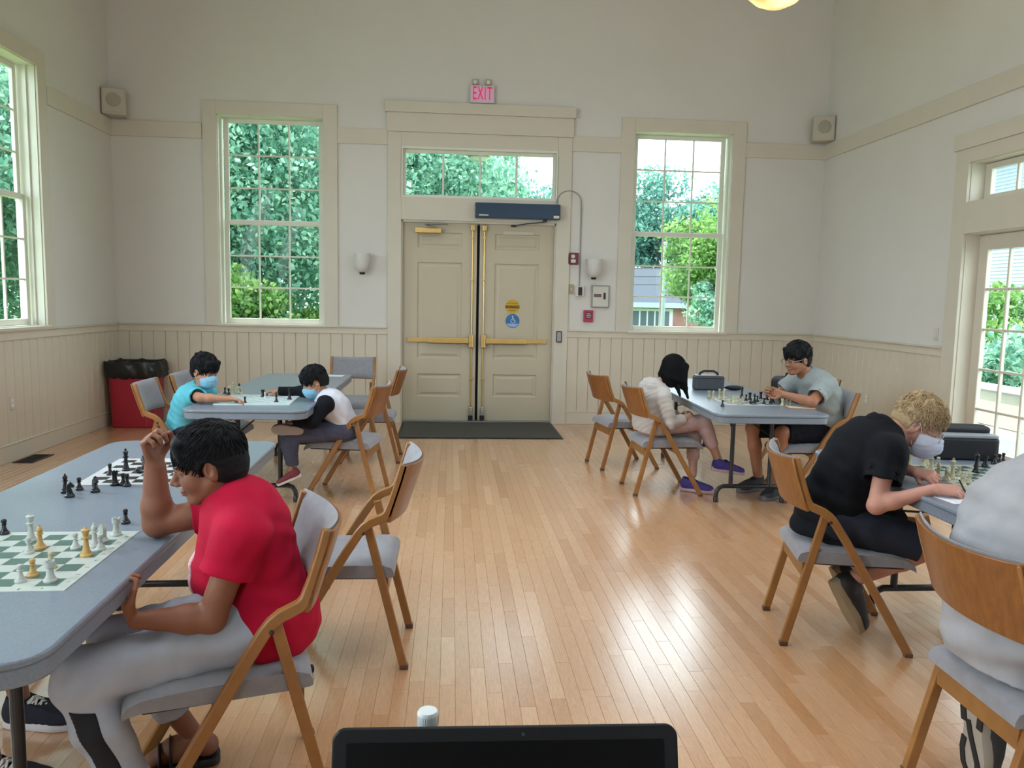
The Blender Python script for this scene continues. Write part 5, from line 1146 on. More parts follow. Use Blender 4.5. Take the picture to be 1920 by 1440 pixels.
# --- boy in the black and white raglan shirt, one foot tucked up, the other dangling
def raglan_boy():
    H, C, N = V3(-.80, 5.92, .535), V3(-.845, 5.89, .67), V3(-.955, 5.865, .775); L = unit(V3(.12, -.99, 0))
    f = Fig('boy in a black and white raglan shirt and blue mask with one foot tucked up', H, L, .005); k = .72
    SL, EL, WL = V3(-.905, 5.725, .735), V3(-.985, 5.64, .62), V3(-1.12, 5.70, .60); SR, ER, WR = V3(-.985, 6.0, .725), V3(-1.15, 6.10, .775), V3(-1.315, 6.06, .79)
    sk = skinm('tan skin', 'A97A5E'); hd = Head((-1.005, 5.85, .89), 196, 30, .92)
    B = Shape(); torso(B, H, C, N, L, k, -.004); hd.skin(B, N, .045)
    for a, b_, c in ((SL, EL, WL), (SR, ER, WR)): B.cone(N*.5+a*.5, a, .042, .04, .03); arm(B, a, b_, c, .75)
    hand(B, WL, V3(-1, .1, -.1), V3(0, 0, -1), False, .72); hand(B, WR, V3(-1, -.25, -.05), V3(-.1, 0, -1), True, .76, (.5, .7, .5), .7)
    KL, AL, KR, AR = V3(-1.185, 5.78, .495), V3(-1.155, 5.76, .24), V3(-1.20, 6.06, .50), V3(-1.11, 5.71, .575)
    leg(B, H, KL, AL, .62); f.add('body', B, sk)
    hd.face(f); hd.hair(f, m_black_hair, (.108, .09, .098), tufts=12, tl=.015, seed=18, fringe=.05); hd.mask(f, m_maskb, m_strap)
    wh = cloth('white jersey', 'C6C8D2'); bk = cloth('black jersey', '0E1016'); S = Shape(); torso(S, H-V3(0, 0, .05), C, N-V3(0, 0, .005), L, k, .02, 0, .93, 1.15)
    S.cone(hd.p(-.02, 0, -.05), N+V3(0, 0, .02), .048, .05, .006, True); S.clip(H+V3(0, 0, -.055), (.1, 0, -1)); sh = f.add('raglan_shirt', S, wh, fold=.0045, seed=31)
    A = Shape()
    for a, b_, c in ((SL, EL, WL), (SR, ER, WR)):
        A.cone(N*.80+a*.2+V3(0, 0, -.012), a, .040, .062, .02); A.cone(a, b_, .060, .048, .025); A.cone(b_, c, .047, .035, .02, cap=True)
    A.cone(hd.p(-.02, 0, -.05), N+V3(0, 0, .02), .048, .05, .006, True); f.add('black_sleeves', A, bk, parent=sh, fold=.003, seed=33)
    gr = cloth('slate sweatpants', '474A5C'); T = Shape(); T.ell(H+V3(0, 0, -.015), (.125, .15, .095), k=.03)
    leg(T, H+V3(0, -.075, -.01), KL, AL+V3(0, 0, .03), .92, (.095, .068, .066, .05)); leg(T, H+V3(-.02, .07, .0), KR, AR, .9, (.095, .068, .06, .05)); T.clip(AL+V3(0, 0, .035), (0, 0, -1), )
    f.add('sweatpants', T, gr, fold=.004, seed=36)
    mr = mat('maroon shoe upper', '6E2A35', 0.7); ws = mat('white shoe sole', 'CFC9CC', 0.6)
    shoe(f, V3(-1.085, 5.74, .20), V3(-1.255, 5.735, .125), (.38, 0, .92), 1, mr, ws)
    shoe(f, V3(-1.055, 5.652, .545), V3(-1.275, 5.640, .560), (.05, 1, .1), 1, mr, mat('beige shoe sole', '8E837C', 0.75))
raglan_boy()
# --- girl with long black hair and a pale hoodie
def hoodie_girl():
    H, C, N = V3(1.62, 6.12, .55), V3(1.60, 6.12, .70), V3(1.665, 6.12, .845); L = V3(0, 1, 0)
    f = Fig('girl with long black hair in a pale hoodie sitting with crossed legs', H, L, .005); k = .80
    SR, ER, WR = V3(1.665, 5.975, .79), V3(1.725, 5.955, .58), V3(1.86, 6.0, .605); SL, EL, WL = V3(1.675, 6.265, .79), V3(1.75, 6.28, .59), V3(1.87, 6.15, .61)
    sk = skinm('light tan skin', 'B08A78'); hd = Head((1.785, 6.13, .985), 8, 30, .95)
    B = Shape(); torso(B, H, C, N, L, k, -.004); hd.skin(B, N, .045)
    for a, b_, c in ((SR, ER, WR), (SL, EL, WL)): B.cone(N*.5+a*.5, a, .045, .042, .03); arm(B, a, b_, c, .8)
    hand(B, WR, V3(.8, .35, .35), V3(.2, .9, -.3), True, .8, (.7, .9, .6), .7); hand(B, WL, V3(.8, -.4, .3), V3(.2, -.9, -.3), False, .8, (.7, .9, .6), .7)
    KA, AA, KB, AB = V3(2.02, 6.05, .575), V3(2.175, 6.08, .26), V3(1.985, 6.17, .47), V3(1.975, 6.10, .135)
    leg(B, H+V3(0, -.08, -.02), KA, AA, .8, (.08, .06, .055, .038)); leg(B, H+V3(0, .08, -.02), KB, AB, .8, (.08, .06, .055, .038)); f.add('body', B, sk)
    hd.face(f); hd.glasses(f, mat('dark spectacle frame', '1C1C22', 0.4), m_lens)
    S = Shape(); hd.e(S, -.014, 0, .036, .108, .09, .098); q = random.Random(2)
    for i in range(34):
        a = math.radians(-64-232*i/33); r = V3(math.cos(a), math.sin(a), 0)
        for s_ in (1,):
            p0 = hd.p(.0+.09*r[0], .084*r[1], .03); p1 = p0+V3(-.018 if r[0] < 0 else 0, 0, -.10)+unit((p0-hd.c)*V3(1, 1, 0))*.014; p2 = V3(p1[0]+(-.012 if r[0] < 0 else .012), p1[1]*.9+hd.c[1]*.1, hd.c[2]-.135-.03*r[0]*(r[0] > 0)+.018*q.random())
            S.chain([p0, p1, p2], [.024, .022, .010], .012)
    for y in (-1, 1):
        for j in range(4): p0 = hd.p(.07-.01*j, .05*y+.008*j*y, .075); p1 = hd.p(.085-.012*j, .078*y, .0); S.chain([p0, p1, p1+V3(.012, 0, -.10), p1+V3(.03+.01*j, 0, -.165-.012*j)], [.02, .018, .013, .004], .012)
        S.ell(hd.p(.11, 0, -.05), V3(.06, .05, .085), hd.R, .006, True); f.add('hair', S, m_black_hair, fold=.002, seed=6, freq=3)
    hc = cloth('pale beige fleece', 'B3AEAA'); S = Shape(); torso(S, H-V3(0, 0, .03), C, N, L, k, .028, 0, .96, 1.15); S.ell(H+V3(.02, 0, -.02), (.13, .16, .10), k=.04)
    for a, b_, c in ((SR, ER, WR), (SL, EL, WL)):
        S.cone(N*.5+a*.5-V3(0, 0, .01), a, .06, .062, .03); S.cone(a, b_, .063, .056, .025).cone(b_, b_+(c-b_)*.85, .056, .044, .02, cap=True)
    S.clip(H+V3(0, 0, -.075), (-.2, 0, -1)); S.cone(hd.p(-.02, 0, -.05), N+V3(0, 0, .01), .052, .055, .006, True); sh = f.add('hoodie', S, hc, fold=.005, seed=41)
    Q = Shape(); Q.cone(N+V3(-.05, -.06, .005), N+V3(-.05, .06, .005), .07, .07, .02); Q.cone(N+V3(-.05, -.06, .005), N+V3(.03, -.085, -.02), .065, .045, .02).cone(N+V3(-.05, .06, .005), N+V3(.03, .085, -.02), .055, .04, .02); Q.cone(N+V3(-.09, 0, -.01), N+V3(-.115, 0, -.09), .075, .06, .03); f.add('hood', Q, hc, parent=sh, fold=.004, seed=43)
    T = Shape(); T.ell(H+V3(0, 0, -.02), (.12, .16, .09), k=.03); pk = cloth('pale pink cotton', 'B49A98')
    for K_, A_, y in ((KA, AA, -.08), (KB, AB, .08)): leg(T, H+V3(0, y, -.02), K_, K_+(A_-K_)*.56, .9, (.088, .07, .066, .058))
    for K_, A_ in ((KA, AA), (KB, AB)): pass
    f.add('cropped_trousers', T, pk, fold=.003, seed=45)
    pu = mat('purple mesh shoe', '3A2E78', 0.7, 0.2, 30); so = mat('pink grey sole', 'B59AA0', 0.6); lc = mat('purple lace', '2A2258', 0.7)
    shoe(f, V3(2.12, 6.085, .175), V3(2.385, 6.06, .14), (-.1, 0, 1), 1, pu, so, lc); shoe(f, V3(1.885, 6.125, .004), V3(2.115, 5.99, .004), (0, 0, 1), 1, pu, so, lc)
hoodie_girl()
# --- man in grey t-shirt with spectacles
def grey_man():
    H, C, N = V3(2.945, 5.95, .55), V3(2.955, 5.95, .77), V3(2.815, 5.95, .965); L = unit(V3(.1, -1, 0))
    f = Fig('man in a grey t-shirt and glasses with clasped hands behind the board', H, L, .005); k = .98
    SL, EL, WL = V3(2.865, 5.755, .895), V3(2.725, 5.655, .795), V3(2.565, 5.80, .835); SR, ER, WR = V3(2.80, 6.14, .895), V3(2.675, 6.16, .79), V3(2.575, 5.96, .84)
    sk = skinm('warm tan skin', '99694F'); hd = Head((2.712, 5.92, 1.10), 202, 8, 1.02)
    B = Shape(); torso(B, H, C, N, L, k, -.004); hd.skin(B, N, .056)
    for a, b_, c in ((SL, EL, WL), (SR, ER, WR)): B.cone(N*.5+a*.5, a, .055, .05, .03); arm(B, a, b_, c, .95)
    hand(B, WL, V3(-.5, .8, .05), V3(-.75, -.4, .2), False, .92, (.7, .9, .6), .4); hand(B, WR, V3(-.75, -.7, .1), V3(-.6, .6, .0), True, .92, (.6, .8, .5), .4)
    KR, AR, KL, AL = V3(2.44, 6.06, .53), V3(2.535, 6.13, .10), V3(2.575, 5.80, .53), V3(2.575, 5.87, .10)
    leg(B, H+V3(0, .09, -.02), KR, AR, .98); leg(B, H+V3(0, -.09, -.02), KL, AL, .98); f.add('body', B, sk)
    hd.face(f); hd.hair(f, m_black_hair, (.112, .09, .108), tufts=36, tl=.025, seed=28, fringe=.035, cut=(.118, -.06, .113, .13, .098)); hd.glasses(f, m_wire, m_lens)
    gy = cloth('heather grey jersey', '8C9494'); S = Shape(); torso(S, H-V3(0, 0, .06), C, N, L, k, .022, 0, .95, 1.12); S.ell(C+V3(-.03, 0, -.04), (.135, .18, .16), k=.05)
    for a, b_, fr in ((SL, EL, .68), (SR, ER, .68)):
        S.cone(N*.55+a*.45-V3(0, 0, .012), a, .066, .072, .03); sleeve(S, a, b_, fr, .077, .076); open_sleeve(S, a, b_, fr, .062)
    S.cone(hd.p(-.02, 0, -.05), N+V3(-.01, 0, .012), .058, .062, .006, True); S.clip(H+V3(0, 0, -.06), (-.3, 0, -1)); f.add('t_shirt', S, gy, fold=.005, seed=51)
    T = Shape(); T.ell(H+V3(0, 0, -.02), (.14, .175, .10), k=.03)
    for K_, y in ((KR, .09), (KL, -.09)): a = H+V3(0, y, -.02); T.cone(a, a+(K_-a)*.93, .098, .078, .03, cap=True)
    f.add('shorts', T, cloth('black cotton', '0F1118'), fold=.004, seed=53)
    up = mat('charcoal shoe', '2A2C30', 0.8, 0.2, 30); so = mat('grey shoe sole', '5A5A5E', 0.7)
    shoe(f, V3(2.59, 6.16, .002), V3(2.33, 6.03, .002), (0, 0, 1), 1, up, so, mat('dark lace', '202226')); shoe(f, V3(2.66, 5.93, .002), V3(2.43, 5.77, .002), (0, 0, 1), 1, up, so, mat('dark lace', '202226'))
grey_man()
# --- fair-haired boy in black bending low over his score sheet
def fair_boy():
    H, C, N = V3(1.755, 3.42, .55), V3(1.835, 3.395, .79), V3(1.99, 3.365, .950); L = unit(V3(.18, .98, 0))
    f = Fig('fair-haired boy in a black t-shirt and white mask writing on his score sheet', H, L, .004); k = .93
    SR, ER, WR = V3(1.90, 3.20, .895), V3(1.82, 3.13, .675), V3(2.005, 3.02, .775); SL, EL, WL = V3(1.99, 3.54, .87), V3(2.075, 3.56, .785), V3(2.085, 3.28, .785)
    sk = skinm('fair pink skin', 'B58372'); hd = Head((2.118, 3.345, 0.998), -34, 30, 1.0)
    B = Shape(); torso(B, H, C, N, L, k, -.004); hd.skin(B, N, .056)
    for a, b_, c in ((SR, ER, WR), (SL, EL, WL)): B.cone(N*.5+a*.5, a, .052, .05, .03); arm(B, a, b_, c, .88)
    hand(B, WR, V3(.9, -.35, .02), V3(.1, .45, -1), True, .92, (.55, .75, .5), .8); hand(B, WL, V3(.25, -.9, .05), V3(.6, .1, -.9), False, .9, (.8, 1.0, .7), .6)
    KR, AR, KL, AL = V3(2.13, 3.20, .47), V3(1.80, 3.285, .285), V3(2.22, 3.50, .46), V3(1.93, 3.50, .26)
    leg(B, H+V3(0, -.09, -.02), KR, AR, .92); leg(B, H+V3(.02, .09, -.02), KL, AL, .92); f.add('body', B, sk)
    hd.face(f, '8A6A48', '3A3A40'); hd.hair(f, hairm('fair hair', 'A48C6A', .65), (.110, .086, .100), tufts=40, tl=.03, seed=61, amp=.002, ns=1000, sl=.045, sr=.0026, wild=.55, cut=(.116, -.045, .124, .14, .118), nape=(-.05, -.05)); hd.mask(f, m_maskw, m_strap, True); hd.glasses(f, m_wire, m_lens)
    bk = cloth('black jersey', '0E1016'); S = Shape(); torso(S, H-V3(.01, 0, .07), C, N-V3(.005, 0, .005), L, k, .024, 0, .93, 1.15)
    for a, b_, fr in ((SR, ER, .55), (SL, EL, .6)):
        S.cone(N*.5+a*.5-V3(0, 0, .012), a, .07, .075, .03); sleeve(S, a, b_, fr, .078, .080); open_sleeve(S, a, b_, fr, .066)
    S.cone(hd.p(-.03, 0, -.05), N+V3(0, 0, .01), .058, .062, .006, True); S.clip(H+V3(0, 0, -.07), (0, 0, -1)); sh = f.add('t_shirt', S, bk, fold=.005, seed=63, h=.005)
    Q = Shape(); Q.cone(N+V3(-.05, 0, .025), N+V3(-.005, 0, -.01), .074, .082, .004); Q.cone(hd.p(-.03, 0, -.03), N-V3(.03, 0, .03), .062, .064, .003, True); Q.clip(N+V3(.0, 0, .02), (.75, 0, .66)); Q.clip(N+V3(-.045, 0, .0), (-.75, 0, -.66)); f.add('collar', Q, bk, parent=sh)
    T = Shape(); T.ell(H+V3(0, 0, -.02), (.14, .175, .10), k=.03); nv = mat('dark navy patterned cloth', '161B2A', 0.85, 0.5, 8, bump=0.25, bscale=600)
    for K_, y in ((KR, -.09), (KL, .09)): a = H+V3(0, y, -.015); T.cone(a, a+(K_-a)*.86, .098, .086, .03, cap=True)
    f.add('shorts', T, nv, fold=.005, seed=65, h=.005)
    up = mat('black and grey trainer', '1A1A1E', 0.6, 0.6, 14); so = mat('tan trainer sole', '8E8068', 0.6)
    shoe(f, V3(1.715, 3.275, .285), V3(1.865, 3.285, .035), (.86, .1, .5), 1, up, so, mat('grey lace', '8A8A8A')); shoe(f, V3(1.83, 3.50, .27), V3(1.97, 3.50, .03), (.86, .1, .5), 1, up, so, mat('grey lace', '8A8A8A'))
    t = thing('pen', 'black pen in the writing hand of the fair-haired boy', 'pen', (2.118, 2.985, .749)); MB().tube([(0, 0, 0), (.004, .001, .008), (-.022, .02, .07)], [.001, .0035, .0035], 8).obj('barrel', m_blk, t); MB().tube([(-.022, .02, .07), (-.026, .023, .08)], .003, 8).obj('cap', m_wpl, t)
fair_boy()
# --- person in white with the back to the camera
def white_person():
    H, C, N = V3(1.71, 2.12, .55), V3(1.69, 2.14, .80), V3(1.82, 2.14, 1.025); L = unit(V3(.05, 1, 0))
    f = Fig('person in a loose white t-shirt and blue jeans seen from behind', H, L, .006); k = 1.0
    SR, ER, WR = V3(1.82, 1.94, .955), V3(2.02, 1.86, .79), V3(2.22, 1.98, .79); SL, EL, WL = V3(1.83, 2.32, .95), V3(2.06, 2.34, .79), V3(2.25, 2.24, .79)
    sk = skinm('light tan skin', 'B08A78'); hd = Head((1.99, 2.13, 1.14), 0, 30, 1.0)
    B = Shape(); torso(B, H, C, N, L, k, -.004); hd.skin(B, N, .055)
    for a, b_, c in ((SR, ER, WR), (SL, EL, WL)): B.cone(N*.5+a*.5, a, .055, .05, .03); arm(B, a, b_, c, .95)
    hand(B, WR, V3(1, .1, 0), V3(0, 0, -1), True, .92); hand(B, WL, V3(1, -.1, 0), V3(0, 0, -1), False, .92)
    KR, AR, KL, AL = V3(2.12, 1.98, .48), V3(1.85, 2.0, .15), V3(2.10, 2.28, .47), V3(1.72, 2.225, .27)
    leg(B, H+V3(0, -.09, -.02), KR, AR, .9); leg(B, H+V3(0, .09, -.02), KL, AL, .9); f.add('body', B, sk)
    hd.face(f); hd.hair(f, m_black_hair, tufts=20, h=.005)
    wh = cloth('white cotton', '9C9CA0'); S = Shape(); torso(S, H-V3(.02, 0, .09), C, N, L, k, .030, 0, .95, 1.2); S.ell(C+V3(.0, 0, -.03), (.145, .195, .2), k=.06); S.ell(H+V3(-.01, 0, -.05), (.13, .165, .11), k=.05)
    for a, b_ in ((SR, ER), (SL, EL)):
        S.cone(N*.55+a*.45-V3(0, 0, .015), a, .068, .072, .05); sleeve(S, a, b_, .8, .076, .078); open_sleeve(S, a, b_, .8, .066)
    S.cone(hd.p(-.02, 0, -.05), N+V3(0, 0, .02), .058, .06, .006, True); S.clip(H+V3(0, 0, -.115), (-.25, 0, -1)); f.add('t_shirt', S, wh, fold=.006, seed=71, freq=.8)
    T = Shape(); T.ell(H+V3(.02, 0, -.03), (.15, .18, .11), k=.03); jn = cloth('blue denim', '1E2C52')
    leg(T, H+V3(0, -.09, -.02), KR, AR, 1.0, (.098, .078, .07, .06)); leg(T, H+V3(0, .09, -.02), KL, AL+V3(.02, 0, .02), 1.0, (.098, .078, .07, .06)); T.clip(H+V3(-.08, 0, -.03), (-1, 0, .4)); f.add('jeans', T, jn, fold=.004, seed=73)
    up = mat('charcoal trainer', '3A3A3C', 0.8); so = mat('grey beige sole', 'A39C90', 0.7)
    pat = [([(.02, .0), (.05, .55), (.2, .78), (.34, .72)], .5), ([(.10, -.72), (.2, -.74), (.34, -.62)], .45), ([(.3, .35), (.45, .15), (.6, -.15), (.75, -.45), (.9, -.45)], .42), ([(.52, .72), (.66, .92), (.82, .85), (.94, .4)], .42)]
    shoe(f, V3(1.64, 2.205, .318), V3(1.66, 2.195, .03), (1, .05, .05), 1, up, so, None, pattern=pat); shoe(f, V3(1.80, 1.99, .12), V3(1.98, 1.97, .01), (.4, 0, 1), 1, up, so, None)
white_person()
# --- the opponent across the front table: only the shoes come into view
def sneaker_person():
    H = V3(-1.99, 2.66, .55); C, N = V3(-2.0, 2.64, .80), V3(-1.98, 2.62, 1.05); L = V3(0, 1, 0)
    f = Fig('person across the front table, only black canvas shoes and bare ankles showing', H, L, .006); k = .92
    sk = skinm('brown skin', '80533E'); hd = Head((-1.93, 2.62, 1.19), -5, 18, .98); B = Shape(); torso(B, H, C, N, L, k, -.004); hd.skin(B, N, .05)
    A1, A2 = V3(-1.49, 2.725, .09), V3(-1.38, 2.345, .09); K1, K2 = V3(-1.60, 2.76, .49), V3(-1.58, 2.52, .49)
    for a, b_, c, r in ((V3(-1.97, 2.44, .99), V3(-1.92, 2.36, .75), V3(-1.84, 2.44, .60), True), (V3(-1.97, 2.82, .99), V3(-1.92, 2.86, .75), V3(-1.84, 2.78, .60), False)):
        B.cone(N*.5+a*.5, a, .05, .046, .03); arm(B, a, b_, c, .85); hand(B, c, V3(.8, .1, -.3), V3(0, 0, -1), r, .85)
    leg(B, H+V3(0, .08, -.02), K1, A1, .85); leg(B, H+V3(0, -.08, -.02), K2, A2, .85); f.add('body', B, sk)
    hd.face(f); hd.hair(f, m_black_hair, tufts=10, h=.006)
    S = Shape(); torso(S, H-V3(0, 0, .04), C, N, L, k, .022, 0, .95, 1.1)
    for y, s_ in ((2.44, 1), (2.82, -1)): a = V3(-1.97, y, .99); b_ = V3(-1.92, 2.36 if s_ > 0 else 2.86, .75); S.cone(N*.5+a*.5, a, .062, .066, .03); sleeve(S, a, b_, .6, .068, .068)
    S.clip(H+V3(0, 0, -.05), (0, 0, -1)); f.add('t_shirt', S, cloth('dark green cotton', '2E4034'), fold=.004)
    T = Shape(); T.ell(H+V3(0, 0, -.02), (.13, .165, .10), k=.03)
    for K_, y in ((K1, .08), (K2, -.08)): a = H+V3(0, y, -.015); T.cone(a, a+(K_-a)*.9, .092, .078, .03, cap=True)
    f.add('shorts', T, cloth('dark grey cotton', '303236'))
    cv = mat('black canvas', '0D1120', 0.85, 0.1, 30, bump=0.2, bscale=500); rb = mat('white rubber', 'C4C4C8', 0.5)
    shoe(f, V3(-1.545, 2.725, .003), V3(-1.275, 2.70, .003), (0, 0, 1), 1, cv, rb, mat('white lace', 'D0CCC6', 0.8)); shoe(f, V3(-1.44, 2.345, .003), V3(-1.175, 2.33, .003), (0, 0, 1), 1, cv, rb, mat('white lace', 'D0CCC6', 0.8))
sneaker_person()
# ------------------------------------------------------------------ outside the windows
def leaf_mat(name, stops):
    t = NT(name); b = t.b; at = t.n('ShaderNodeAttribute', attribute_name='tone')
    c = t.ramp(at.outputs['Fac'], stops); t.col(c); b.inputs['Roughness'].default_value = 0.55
    tl = t.n('ShaderNodeBsdfTranslucent'); t.l(c, tl.inputs[0]); mx = t.n('ShaderNodeMixShader'); mx.inputs[0].default_value = 0.4
    t.l(b.outputs[0], mx.inputs[1]); t.l(tl.outputs[0], mx.inputs[2]); t.l(mx.outputs[0], t.out.inputs[0]); return t.m
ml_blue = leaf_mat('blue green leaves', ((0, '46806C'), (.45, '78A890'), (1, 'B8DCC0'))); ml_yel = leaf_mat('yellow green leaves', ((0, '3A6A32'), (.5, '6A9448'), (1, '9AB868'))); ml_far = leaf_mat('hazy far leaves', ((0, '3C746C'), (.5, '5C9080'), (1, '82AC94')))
m_bark = wood('bark', '211C18', '3A332C', 0.9, 6, (6, 6, 1))
GZ = -0.9
def tree(label, x, y, h, r, n, size, m, trunk=.11, low=.25, group='trees outside the windows', seed=0, name='tree', z0=GZ):
    q = np.random.RandomState(seed+5); t = thing(name, label, 'tree' if name == 'tree' else 'bush', (x, y, z0), 0, group)
    cz = h*(1+low)/2; rz = h*(1-low)/2; nc = max(12, int(n/260)); d = q.normal(size=(nc, 3)); d /= np.linalg.norm(d, axis=1)[:, None]
    cc = d*(q.rand(nc, 1)**.45)*np.array([r, r, rz])*0.88+np.array([0, 0, cz]); cr = (0.16+.16*q.rand(nc))*min(r, rz)*1.25
    k = q.randint(0, nc, n); e = q.normal(size=(n, 3)); e /= np.linalg.norm(e, axis=1)[:, None]; p = cc[k]+e*(cr[k]*(0.55+.45*q.rand(n)))[:, None]*np.array([1.15, 1.15, .8])
    u = q.normal(size=(n, 3))+np.array([0, 0, -.5]); u /= np.linalg.norm(u, axis=1)[:, None]; w = np.cross(u, e+.8*q.normal(size=(n, 3))); w /= np.linalg.norm(w, axis=1)[:, None]+1e-9
    s = (size*(.6+.8*q.rand(n)))[:, None]; nn = np.cross(u, w); V = np.stack([p-u*s*.5, p+w*s*.3+nn*s*.06, p+u*s*.55, p-w*s*.3+nn*s*.06], 1).reshape(-1, 3)
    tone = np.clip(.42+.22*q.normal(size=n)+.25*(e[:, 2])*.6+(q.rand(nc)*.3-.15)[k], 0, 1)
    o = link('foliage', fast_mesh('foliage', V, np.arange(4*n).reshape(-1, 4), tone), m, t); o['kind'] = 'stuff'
    b = MB(); b.tube([(0, 0, 0), (.06, .03, h*.3), (-.04, .05, h*.6), (.05, 0, h*.85)], [trunk, trunk*.8, trunk*.5, trunk*.2], 8)
    b.obj('trunk', m_bark, t, smooth=50); b = MB()
    for i in range(7): a = q.rand()*6.28; z = h*(.3+.5*q.rand()); L = r*.7*(.5+.5*q.rand()); b.tube([(0, 0, z), (L*.5*math.cos(a), L*.5*math.sin(a), z+L*.3), (L*math.cos(a), L*math.sin(a), z+L*.45)], [trunk*.4, trunk*.25, trunk*.08], 6)
    o = b.obj('branches', m_bark, t, smooth=50); o['kind'] = 'stuff'
    return t
g = MB().box(-60, 60, YB+WT, 110, GZ-.3, GZ).box(-60, XL-WT, -15, YB+WT, GZ-.3, GZ).box(XR+WT, 60, -15, YB+WT, GZ-.3, GZ); sobj(g, 'ground', mat('lawn', '6E8A50', 0.9, 0.3, 1.5, bump=.4, bscale=60))
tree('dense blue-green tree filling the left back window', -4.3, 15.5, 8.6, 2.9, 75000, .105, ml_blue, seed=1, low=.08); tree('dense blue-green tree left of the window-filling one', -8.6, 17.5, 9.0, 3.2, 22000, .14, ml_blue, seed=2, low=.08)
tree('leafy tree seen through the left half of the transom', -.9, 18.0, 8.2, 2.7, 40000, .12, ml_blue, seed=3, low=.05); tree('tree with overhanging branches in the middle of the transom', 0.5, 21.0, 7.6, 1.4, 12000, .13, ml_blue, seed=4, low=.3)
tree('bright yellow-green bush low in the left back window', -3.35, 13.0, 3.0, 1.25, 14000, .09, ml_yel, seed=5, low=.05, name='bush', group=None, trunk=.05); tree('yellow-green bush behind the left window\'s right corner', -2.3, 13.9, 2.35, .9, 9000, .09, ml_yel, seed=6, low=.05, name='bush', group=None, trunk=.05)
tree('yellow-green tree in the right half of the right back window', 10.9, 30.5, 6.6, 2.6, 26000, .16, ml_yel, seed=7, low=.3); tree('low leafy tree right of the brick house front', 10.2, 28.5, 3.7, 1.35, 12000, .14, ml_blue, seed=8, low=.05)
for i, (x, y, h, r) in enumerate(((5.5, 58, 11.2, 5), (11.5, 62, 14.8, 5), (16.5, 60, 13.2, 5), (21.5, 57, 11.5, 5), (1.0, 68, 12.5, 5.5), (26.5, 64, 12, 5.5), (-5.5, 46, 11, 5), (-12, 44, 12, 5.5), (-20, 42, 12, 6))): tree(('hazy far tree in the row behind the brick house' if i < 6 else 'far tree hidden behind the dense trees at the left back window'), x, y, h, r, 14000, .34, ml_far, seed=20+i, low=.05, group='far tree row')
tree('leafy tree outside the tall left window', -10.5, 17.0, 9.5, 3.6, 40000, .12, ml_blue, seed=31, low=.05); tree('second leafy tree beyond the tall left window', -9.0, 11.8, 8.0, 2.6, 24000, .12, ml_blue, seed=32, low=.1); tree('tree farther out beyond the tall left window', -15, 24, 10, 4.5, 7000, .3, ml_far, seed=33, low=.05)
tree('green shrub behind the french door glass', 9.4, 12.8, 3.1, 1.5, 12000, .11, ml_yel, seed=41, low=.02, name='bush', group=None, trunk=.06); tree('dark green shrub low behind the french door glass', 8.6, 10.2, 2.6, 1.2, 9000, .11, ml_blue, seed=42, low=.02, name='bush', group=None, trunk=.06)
# brick ranch house across the road
t = thing('house', 'low brick house with grey roof seen through the right back window', 'building', (12.2, 46, GZ-.1))
def brick_mat():
    s = NT('red brick'); br = s.n('ShaderNodeTexBrick'); tc = s.n('ShaderNodeTexCoord'); mp = s.n('ShaderNodeMapping'); mp.inputs['Rotation'].default_value = (PI/2, 0, 0); s.l(tc.outputs['Object'], mp.inputs[0]); s.l(mp.outputs[0], br.inputs[0])
    br.inputs['Scale'].default_value = 4; br.inputs['Color1'].default_value = lin('7E4E50'); br.inputs['Color2'].default_value = lin('8C5A58'); br.inputs['Mortar'].default_value = lin('8E7E78'); s.col(br.outputs[0]); s.b.inputs['Roughness'].default_value = .9; return s.m
MB().box(-6, 6, 0, 7, 0, 2.55).obj('wall', brick_mat(), t); m_roof = mat('grey shingles', '2E3742', 0.85, .12, 5)
b = MB(); b.add([(-6.6, -.6, 2.45), (6.6, -.6, 2.45), (6.6, 3.5, 4.7), (-6.6, 3.5, 4.7), (-6.6, 7.6, 2.45), (6.6, 7.6, 2.45), (-6.6, -.6, 2.3), (6.6, -.6, 2.3), (-6.6, 7.6, 2.3), (6.6, 7.6, 2.3)], [(0, 1, 2, 3), (3, 2, 5, 4), (6, 7, 1, 0), (4, 5, 9, 8), (6, 8, 9, 7), (0, 3, 4, 8, 6), (1, 7, 9, 5, 2)]); b.obj('roof', m_roof, t)
MB().box(-6.5, 6.5, -.62, -.5, 2.2, 2.5).obj('gutter', mat('pale gutter', '8A96A2', .6), t); m_hw = mat('white house trim', 'B2B8BC', .6)
for xw in (-.3, -4.5):
    w = MB().box(xw-1.3, xw+1.3, -.1, .02, .85, 2.15).obj('window_frame', m_hw, t)
    for k in range(5): MB().box(xw-1.12+k*.46, xw-.76+k*.46, -.13, -.09, 1.0, 2.0).obj('pane', mat('house glass', '3E4A54', .15), w)
t = thing('utility_pole', 'grey utility pole with wires before the brick house', 'pole', (9.3, 34, GZ)); MB().tube([(0, 0, 0), (0, 0, 5.0)], [.12, .1], 10).obj('post', mat('weathered pole', '9AA4AC', .8), t, smooth=50); MB().lathe([(0, 0), (.12, 0), (.1, .06), (0, .07)], 10).obj('pole_cap', m_steel, t, loc=(0, 0, 5.0))
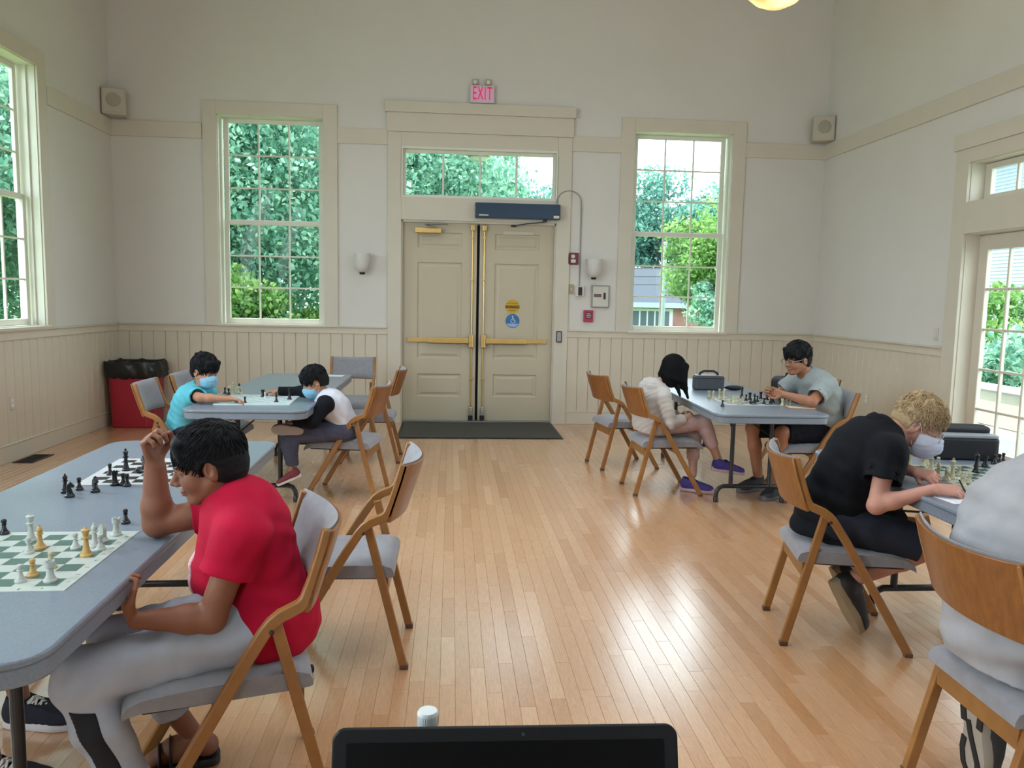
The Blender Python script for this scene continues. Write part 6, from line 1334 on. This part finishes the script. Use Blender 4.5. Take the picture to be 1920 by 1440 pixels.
for k, z in enumerate((3.9, 3.55, 3.2)): MB().tube([(-14, 3, z+.25), (-7, 1.5, z-.1), (0, 0, z), (7, -1, z-.12), (14, -2, z+.2)], .018, 5).obj('wire', m_blk, t)
# white clapboard house and porch rail beyond the french door
t = thing('house', 'white clapboard house glimpsed high through the french door', 'building', (15.5, 16, GZ))
b = MB()
for k in range(70): z = .1+.1*k; b.add([(-.012, -9, z), (-.012, 9, z), (0, 9, z+.1), (0, -9, z+.1), (0, -9, z), (0, 9, z)], [(0, 3, 2, 1), (0, 1, 5, 4)])
o = b.obj('siding', mat('white clapboard', '8E98A4', .7), t); o['kind'] = 'stuff'; MB().box(.01, 7, -9, 9, 0, 7.1).obj('wall', m_hw, t); MB().prism([(-.6, 7.0), (7.6, 7.0), (3.5, 10)], -9.4, 9.4).obj('roof', m_roof, t, rot=(PI/2, 0, 0))
sobj(MB().box(XR+WT, 7.3, 2.5, 14, -.1, -.01), 'porch_floor', mat('grey porch boards', '8B8C86', .7, .08, 3, stretch=(1, 12, 1)))
t = thing('porch_rail', 'white low porch rail outside the french door', 'railing', (7.1, 2.5, 0)); MB().box(-.06, .06, 0, 11.4, .46, .54).obj('top_rail', m_hw, t, bev=.006); MB().box(-.02, .02, 0, 11.4, 0, .46).obj('rail_panel', mat('grey beige rail panel', 'B4B0A2', .7), t)
for k in range(8): MB().box(-.05, .05, k*1.6, k*1.6+.1, 0, 3.1 if k % 3 == 0 else .46).obj('post', m_hw, t)
t = thing('porch_lamp', 'round lamp under the porch roof behind the transom', 'lamp', (.34, 10.25, 3.30)); MB().lathe([(0, -.02), (.09, -.015), (.13, .01), (.135, .05), (.10, .06), (.0, .06)], 24).obj('diffuser', mat('porch lamp glass', 'C8CCD0', .2), t, smooth=50); MB().lathe([(.135, .02), (.15, .03), (.15, .06), (.13, .07)], 24).obj('rim', m_steel, t, smooth=50); MB().tube([(0, 0, .06), (0, 0, .24)], .02, 8).obj('stem', m_steel, t)
sobj(MB().box(-1.2, 1.9, YB+WT, 10.5, 3.54, 3.6), 'porch_roof', m_hw)
